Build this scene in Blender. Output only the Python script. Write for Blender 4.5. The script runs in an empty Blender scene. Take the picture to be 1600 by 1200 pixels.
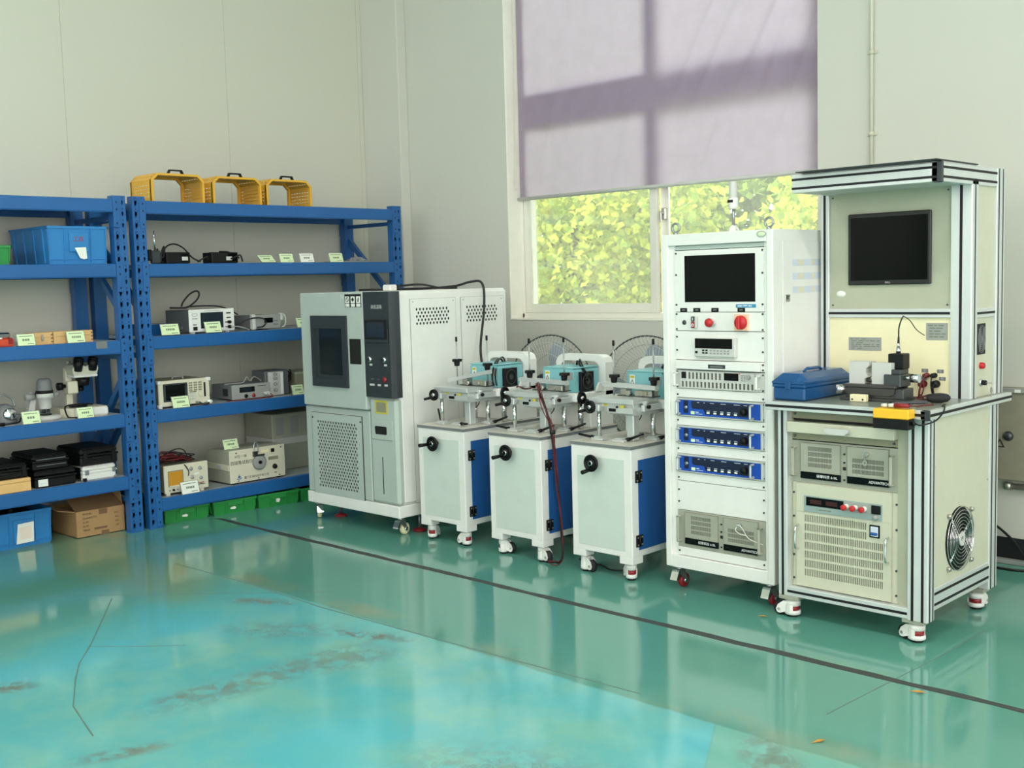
import bpy, math, random
from mathutils import Vector, Matrix
from math import sin, cos, pi, radians
random.seed(7)
S = bpy.context.scene
COL = S.collection
# ------------------------------------------------------------------ camera
cam_d = bpy.data.cameras.new('camera'); cam = bpy.data.objects.new('camera', cam_d); COL.objects.link(cam)
S.camera = cam
YAW, PITCH, ROLL, FPX = 0.7743, 0.0912, -0.027, 1755.33
def _cam():
    cy, sy, cp, sp = cos(YAW), sin(YAW), cos(PITCH), sin(PITCH)
    f = Vector((-sy*cp, cy*cp, -sp)); r = Vector((cy, sy, 0)); u = r.cross(f)
    c, s = cos(ROLL), sin(ROLL)
    r2 = c*r + s*u; u2 = -s*r + c*u
    m = Matrix((r2, u2, -f)).transposed().to_4x4(); m.translation = Vector((3.258, -4.3789, 1.5228))
    return m
cam.matrix_world = _cam()
cam_d.sensor_fit = 'HORIZONTAL'; cam_d.sensor_width = 36; cam_d.lens = 36*FPX/1600
cam_d.clip_start = 0.05; cam_d.clip_end = 200
# ------------------------------------------------------------------ world, sun, lamps, exposure
W = bpy.data.worlds.new('sky'); S.world = W; W.use_nodes = True
bg = W.node_tree.nodes['Background']
bg.inputs[0].default_value = (1.0, 0.985, 0.97, 1); bg.inputs[1].default_value = 5.0
sd = bpy.data.lights.new('sun', 'SUN'); sd.energy = 5.0; sd.angle = 0.01; sd.color = (1, .96, .86)
so = bpy.data.objects.new('sun', sd); COL.objects.link(so)
so.rotation_euler = Vector((0.45, 0.55, -0.75)).to_track_quat('-Z', 'Y').to_euler()
def lamp(x, y, z, sx, sy, e, col=(1, .965, .92)):
    d = bpy.data.lights.new('ceiling_lamp', 'AREA'); d.shape = 'RECTANGLE'; d.size = sx; d.size_y = sy
    d.energy = e; d.color = col
    o = bpy.data.objects.new('ceiling_lamp', d); COL.objects.link(o); o.location = (x, y, z)
    return o
for lx, ly, e in [(-1.2, -2.6, 42), (2.4, -2.6, 75), (6.0, -2.6, 110), (-1.2, -6.5, 30), (2.4, -6.5, 45), (6.0, -6.5, 70)]:
    lamp(lx, ly, 5.0, .6, .25, e)
S.view_settings.view_transform = 'Standard'; S.view_settings.look = 'None'
S.view_settings.gamma = 1.0; S.view_settings.use_curve_mapping = False
S.view_settings.exposure = -0.1
S.cycles.max_bounces = 10; S.cycles.diffuse_bounces = 5; S.cycles.glossy_bounces = 4
S.cycles.transmission_bounces = 6; S.cycles.transparent_max_bounces = 10
S.cycles.sample_clamp_indirect = 6.0
S.cycles.use_denoising = True
# ------------------------------------------------------------------ materials
def lin(c):
    if isinstance(c, str):
        c = [int(c[i:i+2], 16)/255 for i in (1, 3, 5)]
    return tuple((v/12.92 if v <= .04045 else ((v+.055)/1.055)**2.4) for v in c)
MATS = {}
def mat(name, col, rough=.5, metal=0, var=.06, scale=12, bump=0, bscale=200, coat=0, spec=.5):
    m = bpy.data.materials.new(name); m.use_nodes = True; MATS[name] = m
    nt = m.node_tree; p = nt.nodes['Principled BSDF']; L = nt.links.new
    c = lin(col)
    p.inputs['Roughness'].default_value = rough; p.inputs['Metallic'].default_value = metal
    p.inputs['Coat Weight'].default_value = coat; p.inputs['Coat Roughness'].default_value = .08
    p.inputs['Specular IOR Level'].default_value = spec
    tc = nt.nodes.new('ShaderNodeTexCoord'); n = nt.nodes.new('ShaderNodeTexNoise')
    n.inputs['Scale'].default_value = scale; n.inputs['Detail'].default_value = 4
    L(tc.outputs['Object'], n.inputs['Vector'])
    r = nt.nodes.new('ShaderNodeMix'); r.data_type = 'RGBA'
    r.inputs[6].default_value = tuple(v*(1-var) for v in c)+(1,); r.inputs[7].default_value = tuple(min(1, v*(1+var)) for v in c)+(1,)
    L(n.outputs['Fac'], r.inputs[0]); L(r.outputs[2], p.inputs['Base Color'])
    if bump:
        n2 = nt.nodes.new('ShaderNodeTexNoise'); n2.inputs['Scale'].default_value = bscale
        L(tc.outputs['Object'], n2.inputs['Vector'])
        b = nt.nodes.new('ShaderNodeBump'); b.inputs['Strength'].default_value = bump; b.inputs['Distance'].default_value = .002
        L(n2.outputs['Fac'], b.inputs['Height']); L(b.outputs[0], p.inputs['Normal'])
    return m
mat('white', '#e8e7e2', .36); mat('cream', '#c9c8b3', .45); mat('ivory', '#efe6bd', .5)
mat('greypaint', '#b3beb6', .4); mat('cartfront', '#ced7cf', .42)
mat('blue', '#22609f', .33, var=.1, scale=5); mat('doorblue', '#1b5699', .4); mat('panelblue', '#0f4bb0', .35)
mat('navy', '#0a1638', .3); mat('black', '#09090a', .45, spec=.3); mat('rubber', '#1a1a1b', .7); mat('darkgrey', '#2e3437', .45)
mat('screen', '#030607', .08, spec=.18); mat('bezel', '#0c0e10', .4); mat('lcd', '#222c36', .15)
mat('alu', '#d3d7d5', .32, .3); mat('steel', '#a9adae', .3, .9); mat('darksteel', '#55585a', .4, .8); mat('chrome', '#dcdcdc', .12, 1)
mat('groove', '#06080c', .6); mat('warmgrey', '#a9aa98', .5); mat('ipcgrey', '#a2a394', .45); mat('hole', '#141412', .8)  # groove and hole: near-black stand-ins for shade inside slots and openings
mat('yellow', '#e6ad36', .42); mat('safety', '#f7bd2b', .4); mat('red', '#c01f26', .35); mat('redwheel', '#8c1a22', .35)
mat('creamwheel', '#e6dfb4', .5); mat('teal', '#86c3c9', .45); mat('cratesblue', '#2b7fc0', .45); mat('crategreen', '#2b8c43', .45)
mat('tool', '#164c80', .26, var=.12, scale=6); mat('paper', '#eef0e6', .7); mat('greenpaper', '#dcefc0', .7); mat('ink', '#75826a', .8); mat('blackink', '#181818', .7)
mat('whiteink', '#f0f2f2', .6); mat('redink', '#a8323a', .7); mat('card', '#b08b5e', .8, var=.12, scale=8); mat('cardin', '#7d5f42', .85)
mat('wood', '#d9b176', .6, var=.2, scale=20); mat('lightwood', '#e3b877', .6, var=.15, scale=10)
mat('grey', '#9b9c98', .5); mat('lightgrey', '#c9c9c4', .5); mat('midgrey', '#77797a', .5); mat('devgrey', '#5d6164', .5)
mat('beige', '#dcd6bf', .5); mat('olive', '#8d8b73', .55); mat('amber', '#c98d22', .4); mat('tabletop', '#7c8379', .3, var=.15, scale=9)
mat('nickel', '#b9b6ad', .3, .8); mat('machined', '#d2d5d3', .32, .45, var=.04); mat('cartop', '#d3cfc2', .35); mat('slate', '#93a5a2', .45); mat('dimred', '#3a0d0f', .3); mat('creamshade', '#b0b19b', .5); mat('line', '#3d4443', .6); mat('vise', '#4c4b49', .4, .5)  # second cream has the shade of hood and recess put into its colour
mat('wallpaint', '#cfcec4', .75, var=.035, scale=1.3, bump=.25, bscale=60); mat('panelwall', '#cfcebf', .5, var=.025, scale=.8)
mat('reveal', '#f3f0e4', .7); mat('frame', '#eae7dc', .45, var=.05, scale=6); mat('ceil', '#d8d8d2', .8)
mat('redcable', '#6a1c20', .5); mat('blackcable', '#101010', .5); mat('whitecable', '#e4e0d4', .5)
mat('dirty', '#8f8a78', .8, var=.18, scale=14); mat('skirt', '#15191b', .6); mat('shelfpan', '#a7adb0', .4, var=.08); mat('yelsign', '#c9bc35', .6, var=.25, scale=60)
mat('orange', '#d2492a', .4); mat('labelblue', '#2f8db5', .5); mat('peach', '#f3c7a8', .5); mat('palepeach', '#efe0d2', .7); mat('chamberglass', '#1a2123', .14, spec=.35); mat('bladegrey', '#97a3ae', .35); mat('ventdark', '#5a594c', .6); mat('beaconw', '#e6e6e2', .3); mat('leafdry', '#b98a3a', .8)
mat('bagplastic', '#15171a', .2); mat('stripeblue', '#cfd8e4', .5, var=.05); mat('stripetan', '#ded6c0', .5); mat('concrete', '#b9b6a8', .9, var=.08); mat('bark', '#5a4a38', .9)
# glassy ones
def glass(name, tint, tr=.9, rough=.02):
    m = bpy.data.materials.new(name); m.use_nodes = True; MATS[name] = m; nt = m.node_tree; nt.nodes.clear(); L = nt.links.new
    o = nt.nodes.new('ShaderNodeOutputMaterial'); t = nt.nodes.new('ShaderNodeBsdfTransparent'); g = nt.nodes.new('ShaderNodeBsdfGlossy'); d = nt.nodes.new('ShaderNodeBsdfTranslucent' if name == 'pane' else 'ShaderNodeBsdfDiffuse')
    t.inputs[0].default_value = lin(tint)+(1,); g.inputs['Roughness'].default_value = rough; d.inputs[0].default_value = (.8, .82, .8, 1)
    f = nt.nodes.new('ShaderNodeFresnel'); f.inputs[0].default_value = 1.45
    m1 = nt.nodes.new('ShaderNodeMixShader'); m2 = nt.nodes.new('ShaderNodeMixShader')
    n = nt.nodes.new('ShaderNodeTexNoise'); n.inputs['Scale'].default_value = 3; mr = nt.nodes.new('ShaderNodeMapRange')
    mr.inputs[3].default_value = (1-tr)*.6; mr.inputs[4].default_value = (1-tr)*1.4
    L(n.outputs['Fac'], mr.inputs[0]); L(mr.outputs[0], m1.inputs[0]); L(t.outputs[0], m1.inputs[1]); L(d.outputs[0], m1.inputs[2])
    L(f.outputs[0], m2.inputs[0]); L(m1.outputs[0], m2.inputs[1]); L(g.outputs[0], m2.inputs[2]); L(m2.outputs[0], o.inputs[0])
    return m
glass('pane', '#f4faf6', .87); glass('acrylic', '#e6ece6', .75, .05); glass('smoked', '#5a6a70', .8, .05); glass('bag', '#c8ccd0', .6, .2)  # translucent share in pane lays a bright haze over the view outside
def cloth(name, col, wt):
    m = bpy.data.materials.new(name); m.use_nodes = True; MATS[name] = m; nt = m.node_tree; nt.nodes.clear(); L = nt.links.new
    o = nt.nodes.new('ShaderNodeOutputMaterial'); t = nt.nodes.new('ShaderNodeBsdfTranslucent'); d = nt.nodes.new('ShaderNodeBsdfDiffuse'); x = nt.nodes.new('ShaderNodeMixShader')
    n = nt.nodes.new('ShaderNodeTexNoise'); n.inputs['Scale'].default_value = 9; r = nt.nodes.new('ShaderNodeMix'); r.data_type = 'RGBA'
    c = lin(col); r.inputs[6].default_value = tuple(v*.93 for v in c)+(1,); r.inputs[7].default_value = tuple(min(1, v*1.06) for v in c)+(1,)
    tc = nt.nodes.new('ShaderNodeTexCoord'); L(tc.outputs['Object'], n.inputs['Vector']); L(n.outputs['Fac'], r.inputs[0])
    L(r.outputs[2], t.inputs[0]); L(r.outputs[2], d.inputs[0]); x.inputs[0].default_value = wt
    L(d.outputs[0], x.inputs[1]); L(t.outputs[0], x.inputs[2]); L(x.outputs[0], o.inputs[0]); return m
cloth('blindcloth', '#cfc2d6', .76)
cloth('leaf', '#d0d65c', .45); cloth('leafb', '#9cb650', .45)
# ------------------------------------------------------------------ mesh builder
class MB:
    def __init__(s): s.v = []; s.f = []; s.mi = []; s.sm = []; s.M = None
    def xf(s, M): s.M = M; return s
    def add(s, vs, fs, m=0, smooth=False):
        b = len(s.v)
        if s.M is not None: vs = [tuple(s.M @ Vector(p)) for p in vs]
        s.v += [tuple(p) for p in vs]
        for f in fs: s.f.append(tuple(i+b for i in f)); s.mi.append(m); s.sm.append(smooth)
        return s
    def box(s, x0, x1, y0, y1, z0, z1, b=0, m=0):
        if x0 > x1: x0, x1 = x1, x0
        if y0 > y1: y0, y1 = y1, y0
        if z0 > z1: z0, z1 = z1, z0
        b = min(b, (x1-x0)*.45, (y1-y0)*.45, (z1-z0)*.45)
        if b <= 0:
            vs = [(x, y, z) for x in (x0, x1) for y in (y0, y1) for z in (z0, z1)]
            return s.add(vs, [(0, 1, 3, 2), (4, 6, 7, 5), (0, 4, 5, 1), (2, 3, 7, 6), (0, 2, 6, 4), (1, 5, 7, 3)], m)
        X, Y, Z = (x0, x1), (y0, y1), (z0, z1); vs = []
        def sg(i): return b if i == 0 else -b
        for i in (0, 1):
            for j in (0, 1):
                for k in (0, 1):
                    vs += [(X[i], Y[j]+sg(j), Z[k]+sg(k)), (X[i]+sg(i), Y[j], Z[k]+sg(k)), (X[i]+sg(i), Y[j]+sg(j), Z[k])]
        def I(i, j, k, a): return ((i*2+j)*2+k)*3+a
        fs = []
        for i in (0, 1):
            q = [I(i, 0, 0, 0), I(i, 1, 0, 0), I(i, 1, 1, 0), I(i, 0, 1, 0)]; fs.append(q if i else q[::-1])
            q = [I(0, i, 0, 1), I(0, i, 1, 1), I(1, i, 1, 1), I(1, i, 0, 1)]; fs.append(q if i else q[::-1])
            q = [I(0, 0, i, 2), I(1, 0, i, 2), I(1, 1, i, 2), I(0, 1, i, 2)]; fs.append(q if i else q[::-1])
        for i in (0, 1):
            for j in (0, 1):
                q = [I(i, j, 0, 0), I(i, j, 1, 0), I(i, j, 1, 1), I(i, j, 0, 1)]; fs.append(q if i == j else q[::-1])
                q = [I(i, 0, j, 0), I(i, 1, j, 0), I(i, 1, j, 2), I(i, 0, j, 2)]; fs.append(q if i != j else q[::-1])
                q = [I(0, i, j, 1), I(1, i, j, 1), I(1, i, j, 2), I(0, i, j, 2)]; fs.append(q if i == j else q[::-1])
                for k in (0, 1):
                    q = [I(i, j, k, 0), I(i, j, k, 1), I(i, j, k, 2)]; fs.append(q if (i+j+k) % 2 else q[::-1])
        return s.add(vs, fs, m)
    def cyl(s, p0, p1, r, n=14, r1=None, m=0, smooth=True, caps=True):
        p0, p1 = Vector(p0), Vector(p1); d = (p1-p0).normalized(); r1 = r if r1 is None else r1
        a = d.orthogonal().normalized(); c = d.cross(a)
        vs = []
        for p, rr in ((p0, r), (p1, r1)):
            for i in range(n):
                t = 2*pi*i/n; vs.append(tuple(p+rr*(cos(t)*a+sin(t)*c)))
        s.add(vs, [(i, (i+1) % n, n+(i+1) % n, n+i) for i in range(n)], m, smooth)
        if caps:
            b = len(s.v)-2*n
            for f in (tuple(b+i for i in range(n))[::-1], tuple(b+n+i for i in range(n))): s.f.append(f); s.mi.append(m); s.sm.append(False)
        return s
    def tube(s, pts, r, n=6, m=0, sub=5, closed=False):
        P = [Vector(p) for p in pts]
        if sub > 1 and len(P) > 2:
            Q = []; N = len(P)
            for i in range(N if closed else N-1):
                if closed: a, b, c, d = P[(i-1) % N], P[i], P[(i+1) % N], P[(i+2) % N]
                else: a, b, c, d = P[max(i-1, 0)], P[i], P[i+1], P[min(i+2, N-1)]
                for k in range(sub):
                    t = k/sub; t2 = t*t; t3 = t2*t
                    Q.append(.5*((2*b)+(c-a)*t+(2*a-5*b+4*c-d)*t2+(3*b-a-3*c+d)*t3))
            if not closed: Q.append(P[-1])
            P = Q
        N = len(P); vs = []; up = None
        for i in range(N):
            if closed: t = (P[(i+1) % N]-P[i-1])
            else: t = P[min(i+1, N-1)]-P[max(i-1, 0)]
            if t.length < 1e-9: t = Vector((0, 0, 1))
            t.normalize()
            if up is None: up = t.orthogonal().normalized()
            up = (up-t*up.dot(t))
            if up.length < 1e-6: up = t.orthogonal()
            up.normalize(); c = t.cross(up)
            for k in range(n):
                a = 2*pi*k/n; vs.append(tuple(P[i]+r*(cos(a)*up+sin(a)*c)))
        fs = []
        for i in range(N if closed else N-1):
            j = (i+1) % N
            for k in range(n): fs.append((i*n+k, i*n+(k+1) % n, j*n+(k+1) % n, j*n+k))
        if not closed: fs += [tuple(range(n))[::-1], tuple((N-1)*n+k for k in range(n))]
        return s.add(vs, fs, m, n > 4)
    def lathe(s, prof, c=(0, 0, 0), ax='z', n=20, m=0):
        vs = []; k = len(prof)
        for i in range(n):
            t = 2*pi*i/n
            for r, h in prof:
                p = (r*cos(t), r*sin(t), h)
                if ax == 'y': p = (r*cos(t), -h, r*sin(t))       # profile height points to -y (towards viewer)
                if ax == 'x': p = (h, r*cos(t), r*sin(t))
                vs.append((p[0]+c[0], p[1]+c[1], p[2]+c[2]))
        fs = []
        for i in range(n):
            for j in range(k-1): fs.append((i*k+j, ((i+1) % n)*k+j, ((i+1) % n)*k+j+1, i*k+j+1))
        return s.add(vs, fs, m, True)
    def prism(s, poly, ax, a0, a1, m=0, smooth=False):
        n = len(poly)
        def P(u, v, a): return {'x': (a, u, v), 'y': (u, a, v), 'z': (u, v, a)}[ax]
        vs = [P(u, v, a0) for u, v in poly]+[P(u, v, a1) for u, v in poly]
        s.add(vs, [(i, (i+1) % n, n+(i+1) % n, n+i) for i in range(n)], m, smooth)
        return s.add(vs, [tuple(range(n))[::-1], tuple(range(n, 2*n))], m)
    def ring(s, poly, inner, ax, a0, a1, m=0):
        n = len(poly)
        def P(u, v, a): return {'x': (a, u, v), 'y': (u, a, v), 'z': (u, v, a)}[ax]
        vs = [P(u, v, a) for a in (a0, a1) for u, v in poly+inner]; N = 2*n; fs = []
        for i in range(n):
            j = (i+1) % n
            fs += [(i, j, n+j, n+i), (N+i, N+n+i, N+n+j, N+j), (i, N+i, N+j, j), (n+i, n+j, N+n+j, N+n+i)]
        return s.add(vs, fs, m)
    def perf(s, o, u, v, rect, nx, ny, cw, ch, hole, stag=False, depth=.004, m=0, g0=None):
        """perforated sheet: outer rect (W,H) with a grid of holes really cut out; hole = list of 4 or 8 (du,dv)"""
        o, u, v = Vector(o), Vector(u), Vector(v); nrm = u.cross(v).normalized(); Wd, Hd = rect
        gw, gh = nx*cw+(cw/2 if stag else 0), ny*ch
        ox, oy = g0 if g0 else ((Wd-gw)/2, (Hd-gh)/2)
        P = lambda a, b, d=0: tuple(o+u*a+v*b-nrm*d)
        def q(a0, a1, b0, b1):
            if a1-a0 > 1e-6 and b1-b0 > 1e-6: s.add([P(a0, b0), P(a1, b0), P(a1, b1), P(a0, b1)], [(0, 1, 2, 3)], m)
        q(0, Wd, 0, oy); q(0, Wd, oy+gh, Hd); q(0, ox, oy, oy+gh); q(ox+gw, Wd, oy, oy+gh)
        k = len(hole)
        for j in range(ny):
            sx = ox; b0 = oy+j*ch; b1 = b0+ch
            if stag:
                if j % 2: q(ox, ox+cw/2, b0, b1); sx += cw/2
                else: q(ox+gw-cw/2, ox+gw, b0, b1)
            for i in range(nx):
                a0 = sx+i*cw; a1 = a0+cw; ca, cb = (a0+a1)/2, (b0+b1)/2
                if k == 4: out = [(a0, b0), (a1, b0), (a1, b1), (a0, b1)]
                else: out = [(a1, cb), (a1, b1), (ca, b1), (a0, b1), (a0, cb), (a0, b0), (ca, b0), (a1, b0)]
                inn = [(ca+x, cb+y) for x, y in hole]
                vs = [P(*p) for p in out]+[P(*p) for p in inn]+[P(p[0], p[1], depth) for p in inn]
                fs = []
                for t in range(k):
                    t2 = (t+1) % k
                    fs += [(t, t2, k+t2, k+t), (k+t, k+t2, 2*k+t2, 2*k+t)]
                s.add(vs, fs, m)
        return s
OCT = lambda r, q=1: [(r*cos(i*pi/4), q*r*sin(i*pi/4)) for i in range(8)]
SLOT = lambda w, h: [(-w/2, -h/2), (w/2, -h/2), (w/2, h/2), (-w/2, h/2)]
OFF = {}
def root_off(o):
    while o.parent: o = o.parent
    return OFF.get(o.name, Vector((0, 0, 0)))
def part(parent, name, mb, mats, label=None, kind=None):
    """one mesh object; a child when parent is given"""
    me = bpy.data.meshes.new(name); off = root_off(parent) if parent else Vector((0, 0, 0))
    me.from_pydata([tuple(Vector(p)-off) for p in mb.v], [], mb.f)
    for k in (mats if isinstance(mats, (list, tuple)) else [mats]): me.materials.append(MATS[k])
    me.polygons.foreach_set('material_index', mb.mi); me.polygons.foreach_set('use_smooth', mb.sm); me.update()
    o = bpy.data.objects.new(name, me); COL.objects.link(o)
    if parent: o.parent = parent
    if label: o['label'] = label
    if kind: o['kind'] = kind
    return o
def thing(name, label, cat, loc=(0, 0, 0), rotz=0, group=None, world=False):
    o = bpy.data.objects.new(name, None); o.empty_display_size = .05; COL.objects.link(o); o.location = loc; o.rotation_euler = (0, 0, rotz)
    o['label'] = label; o['category'] = cat
    if group: o['group'] = group
    if world: OFF[o.name] = Vector(loc)
    return o
def tag(o, label, cat, group=None):
    o['label'] = label; o['category'] = cat
    if group: o['group'] = group
    return o
def structure(name, mb, mats): return part(None, name, mb, mats, kind='structure')
def shell(name):
    o = bpy.data.objects.new(name, None); o.empty_display_size = .05; COL.objects.link(o); o['kind'] = 'structure'; return o
def copy_tree(o, parent=None):
    c = o.copy(); COL.objects.link(c); c.parent = parent
    for k in list(o.children): copy_tree(k, c)
    return c
def B(*a, **k): return MB().box(*a, **k)
def text(parent, s, size, m, loc, face='-y', align='CENTER', sx=1.0, name='lettering', rot=0):
    cu = bpy.data.curves.new('lettering', 'FONT'); cu.body = s; cu.size = size; cu.align_x = align; cu.align_y = 'CENTER'; cu.resolution_u = 2
    cu.extrude = .0002
    ob = bpy.data.objects.new('lettering', cu); COL.objects.link(ob)
    me = bpy.data.meshes.new_from_object(ob); bpy.data.objects.remove(ob)
    R = {'-y': Matrix(((1, 0, 0), (0, 0, -1), (0, 1, 0))), '+x': Matrix(((0, 0, 1), (1, 0, 0), (0, 1, 0))), '+z': Matrix.Identity(3)}[face]
    off = root_off(parent)
    M = Matrix.Translation(Vector(loc)-off) @ R.to_4x4() @ Matrix.Rotation(rot, 4, 'Z') @ Matrix.Diagonal((sx, 1, 1, 1))
    me.transform(M); me.materials.clear(); me.materials.append(MATS[m])
    o = bpy.data.objects.new(name, me); COL.objects.link(o); o.parent = parent
    return o
# ================================================================== SETTING
XL, YW, HC = -4.06, 1.55, 5.2
def floor_mat():
    m = bpy.data.materials.new('floorpaint'); m.use_nodes = True; MATS['floorpaint'] = m
    nt = m.node_tree; p = nt.nodes['Principled BSDF']; L = nt.links.new
    def N(t, **k):
        n = nt.nodes.new(t)
        for a, b in k.items(): setattr(n, a, b)
        return n
    tc = N('ShaderNodeTexCoord'); co = tc.outputs['Object']
    sx = N('ShaderNodeSeparateXYZ'); L(co, sx.inputs[0])
    def math(op, a, b=None, c=None):
        n = N('ShaderNodeMath', operation=op)
        for i, v in enumerate((a, b, c)):
            if v is None: continue
            if isinstance(v, (int, float)): n.inputs[i].default_value = v
            else: L(v, n.inputs[i])
        return n.outputs[0]
    def noise(sc, det=4, rough=.55, vec=None, dist=0):
        n = N('ShaderNodeTexNoise'); n.inputs['Scale'].default_value = sc; n.inputs['Detail'].default_value = det
        n.inputs['Roughness'].default_value = rough; n.inputs['Distortion'].default_value = dist
        L(vec or co, n.inputs['Vector']); return n.outputs['Fac']
    def ramp(v, a, b):
        n = N('ShaderNodeMapRange'); n.interpolation_type = 'SMOOTHSTEP'; n.inputs[1].default_value = a; n.inputs[2].default_value = b; L(v, n.inputs[0]); return n.outputs[0]
    def mix(f, a, b):
        n = N('ShaderNodeMix', data_type='RGBA')
        if isinstance(f, (int, float)): n.inputs[0].default_value = f
        else: L(f, n.inputs[0])
        for i, v in ((6, a), (7, b)):
            if isinstance(v, str): n.inputs[i].default_value = lin(v)+(1,)
            else: L(v, n.inputs[i])
        return n.outputs[2]
    big = noise(.9, 3); med = noise(4, 5, .6); fine = noise(26, 5, .65)
    yw = math('ADD', sx.outputs[1], math('MULTIPLY', math('SUBTRACT', med, .5), .05))
    near = math('SUBTRACT', 1, ramp(yw, -1.275, -1.255))                      # repainted cyan bay in front of the joint
    xw = math('ADD', sx.outputs[0], math('MULTIPLY', sx.outputs[1], .55))
    left = math('SUBTRACT', 1, ramp(xw, .435, .45))
    near = math('MULTIPLY', near, ramp(math('ADD', sx.outputs[0], math('MULTIPLY', big, .8)), -2.0, -.9))
    cyan = math('MULTIPLY', near, left)
    green = mix(big, '#579384', '#63a292'); green = mix(math('MULTIPLY', med, .5), green, '#59968b')
    cy = mix(ramp(med, .35, .68), '#64b4b6', '#7cbbae'); cy = mix(ramp(big, .4, .65), cy, '#5fbac2')
    nr = mix(ramp(big, .35, .7), '#6cad9b', '#78b7aa')
    rightnear = math('MULTIPLY', near, math('SUBTRACT', 1, left))
    col = mix(cyan, green, cy); col = mix(rightnear, col, nr)
    # tan stain along the joint
    tan = math('MULTIPLY', ramp(math('ABSOLUTE', math('ADD', yw, 1.2)), .13, .02), ramp(noise(1.4, 4), .42, .66))
    col = mix(math('MULTIPLY', tan, .6), col, '#9a9a78')
    olive = math('MULTIPLY', ramp(math('ABSOLUTE', math('ADD', yw, 1.55)), .35, .05), ramp(math('ADD', sx.outputs[0], math('MULTIPLY', big, .6)), -1.2, -1.9))
    col = mix(math('MULTIPLY', olive, .5), col, '#8f9a6c')
    # worn scuffs: positions of their own on the floor
    tot = None
    for (cx, cyy, rx, ry, rot, st) in [(-.56, -1.42, .21, .05, .38, 1.0), (-1.39, -1.42, .17, .055, .5, .85), (-.46, -1.95, .5, .11, 1.57, .62), (-.5, -2.25, .2, .07, 1.4, .8), (-.40, -1.70, .25, .12, 1.2, .6),
    (-.21, -2.73, .15, .05, 1.2, .85), (-1.13, -2.72, .09, .06, .8, .9), (1.44, -1.40, .2, .09, -.7, .7), (.9, -2.0, .4, .2, .3, .4), (-.9, -1.6, .3, .12, .6, .45)]:
        mp = N('ShaderNodeMapping', vector_type='TEXTURE'); mp.inputs[1].default_value = (cx, cyy, 0); mp.inputs[2].default_value = (0, 0, rot); mp.inputs[3].default_value = (rx, ry, 1)
        L(co, mp.inputs[0]); ln = N('ShaderNodeVectorMath', operation='LENGTH'); L(mp.outputs[0], ln.inputs[0])
        e = math('MULTIPLY', ramp(ln.outputs['Value'], 1.5, .25), st); tot = e if tot is None else math('MAXIMUM', tot, e)
    scuff = math('MULTIPLY', tot, ramp(noise(15, 6, .7, dist=.6), .40, .56))
    col = mix(math('MULTIPLY', scuff, .9), col, mix(fine, '#5b5346', '#787060'))
    grime = ramp(noise(7, 8, .72, dist=1.2), .62, .78)
    col = mix(math('MULTIPLY', grime, .28), col, '#5f8a80')
    L(col, p.inputs['Base Color'])
    ro = math('ADD', math('MULTIPLY', fine, .10), math('ADD', .05, math('MULTIPLY', scuff, .5)))
    L(ro, p.inputs['Roughness']); p.inputs['Specular IOR Level'].default_value = .75
    bp = N('ShaderNodeBump'); bp.inputs['Strength'].default_value = .12; bp.inputs['Distance'].default_value = .004
    L(math('ADD', noise(2.2, 3), math('MULTIPLY', fine, .08)), bp.inputs['Height']); L(bp.outputs[0], p.inputs['Normal'])
floor_mat()
floor = structure('floor', B(XL-.2, 9.2, -11.2, YW+.3, -.15, 0), 'floorpaint')
def ribbon(pts, w, z=.0012, seed=1, sub=6):
    """thin raised strip following a path on the floor"""
    r = random.Random(seed); P = [Vector((x, y, 0)) for x, y in pts]; Q = []
    for i in range(len(P)-1):
        for k in range(sub): Q.append(P[i].lerp(P[i+1], k/sub))
    Q.append(P[-1]); mb = MB(); vs = []
    for i, q in enumerate(Q):
        t = (Q[min(i+1, len(Q)-1)]-Q[max(i-1, 0)]).normalized(); n = Vector((-t.y, t.x, 0)); ww = w*r.uniform(.75, 1.2)
        q = q+n*r.uniform(-.3, .3)*w*.3
        vs += [tuple(q+n*ww/2+Vector((0, 0, .0002))), tuple(q-n*ww/2+Vector((0, 0, .0002))), tuple(q+n*ww*.4+Vector((0, 0, z))), tuple(q-n*ww*.4+Vector((0, 0, z)))]
    fs = []
    for i in range(len(Q)-1):
        a, b = i*4, i*4+4; fs += [(a+2, a+3, b+3, b+2), (a, a+2, b+2, b), (a+3, a+1, b+1, b+3)]
    return mb.add(vs, fs)
structure('trim_1', ribbon([(-3.33+i*.3, -.487) for i in range(30)], .044, .0012, 3, 2), 'line')
crk = 'dirty'
mat('crack', '#5d7d76', .8)
for pts, w in [([(-2.03, -1.87), (-1.7, -2.08), (-1.38, -2.29), (-1.2, -2.42), (-1.035, -2.51), (-.75, -2.65), (-.42, -2.73)], .006), ([(-1.38, -2.29), (-1.2, -2.14), (-1.069, -2.008)], .005),
               ([(-2.42, -1.30), (-1.7, -1.27), (-1.1, -1.29), (-.45, -1.265), (.1, -1.24), (.77, -1.205)], .009), ([(-2.5, -2.2), (-2.1, -1.85), (-1.7, -1.5), (-1.25, -1.09)], .004),
               ([(1.38, -.95), (1.40, -.56), (1.425, -.12), (1.433, .31)], .005)]:
    part(floor, 'crack', ribbon(pts, w, .0007, 5, 5), 'crack')
# left wall of sandwich panels
wl = structure('wall_left', B(XL-.2, XL-.03, -11.2, YW+.3, 0, HC), 'panelwall')
for k in range(9):
    y1 = 1.42-1.22*k
    part(wl, 'wall_panel', B(XL-.03, XL, y1-1.2185, y1, 0, HC, .001), 'panelwall')
part(wl, 'wall_panel', B(XL-.03, XL, 1.4215, 1.55, 0, HC, .001), 'panelwall')
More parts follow.
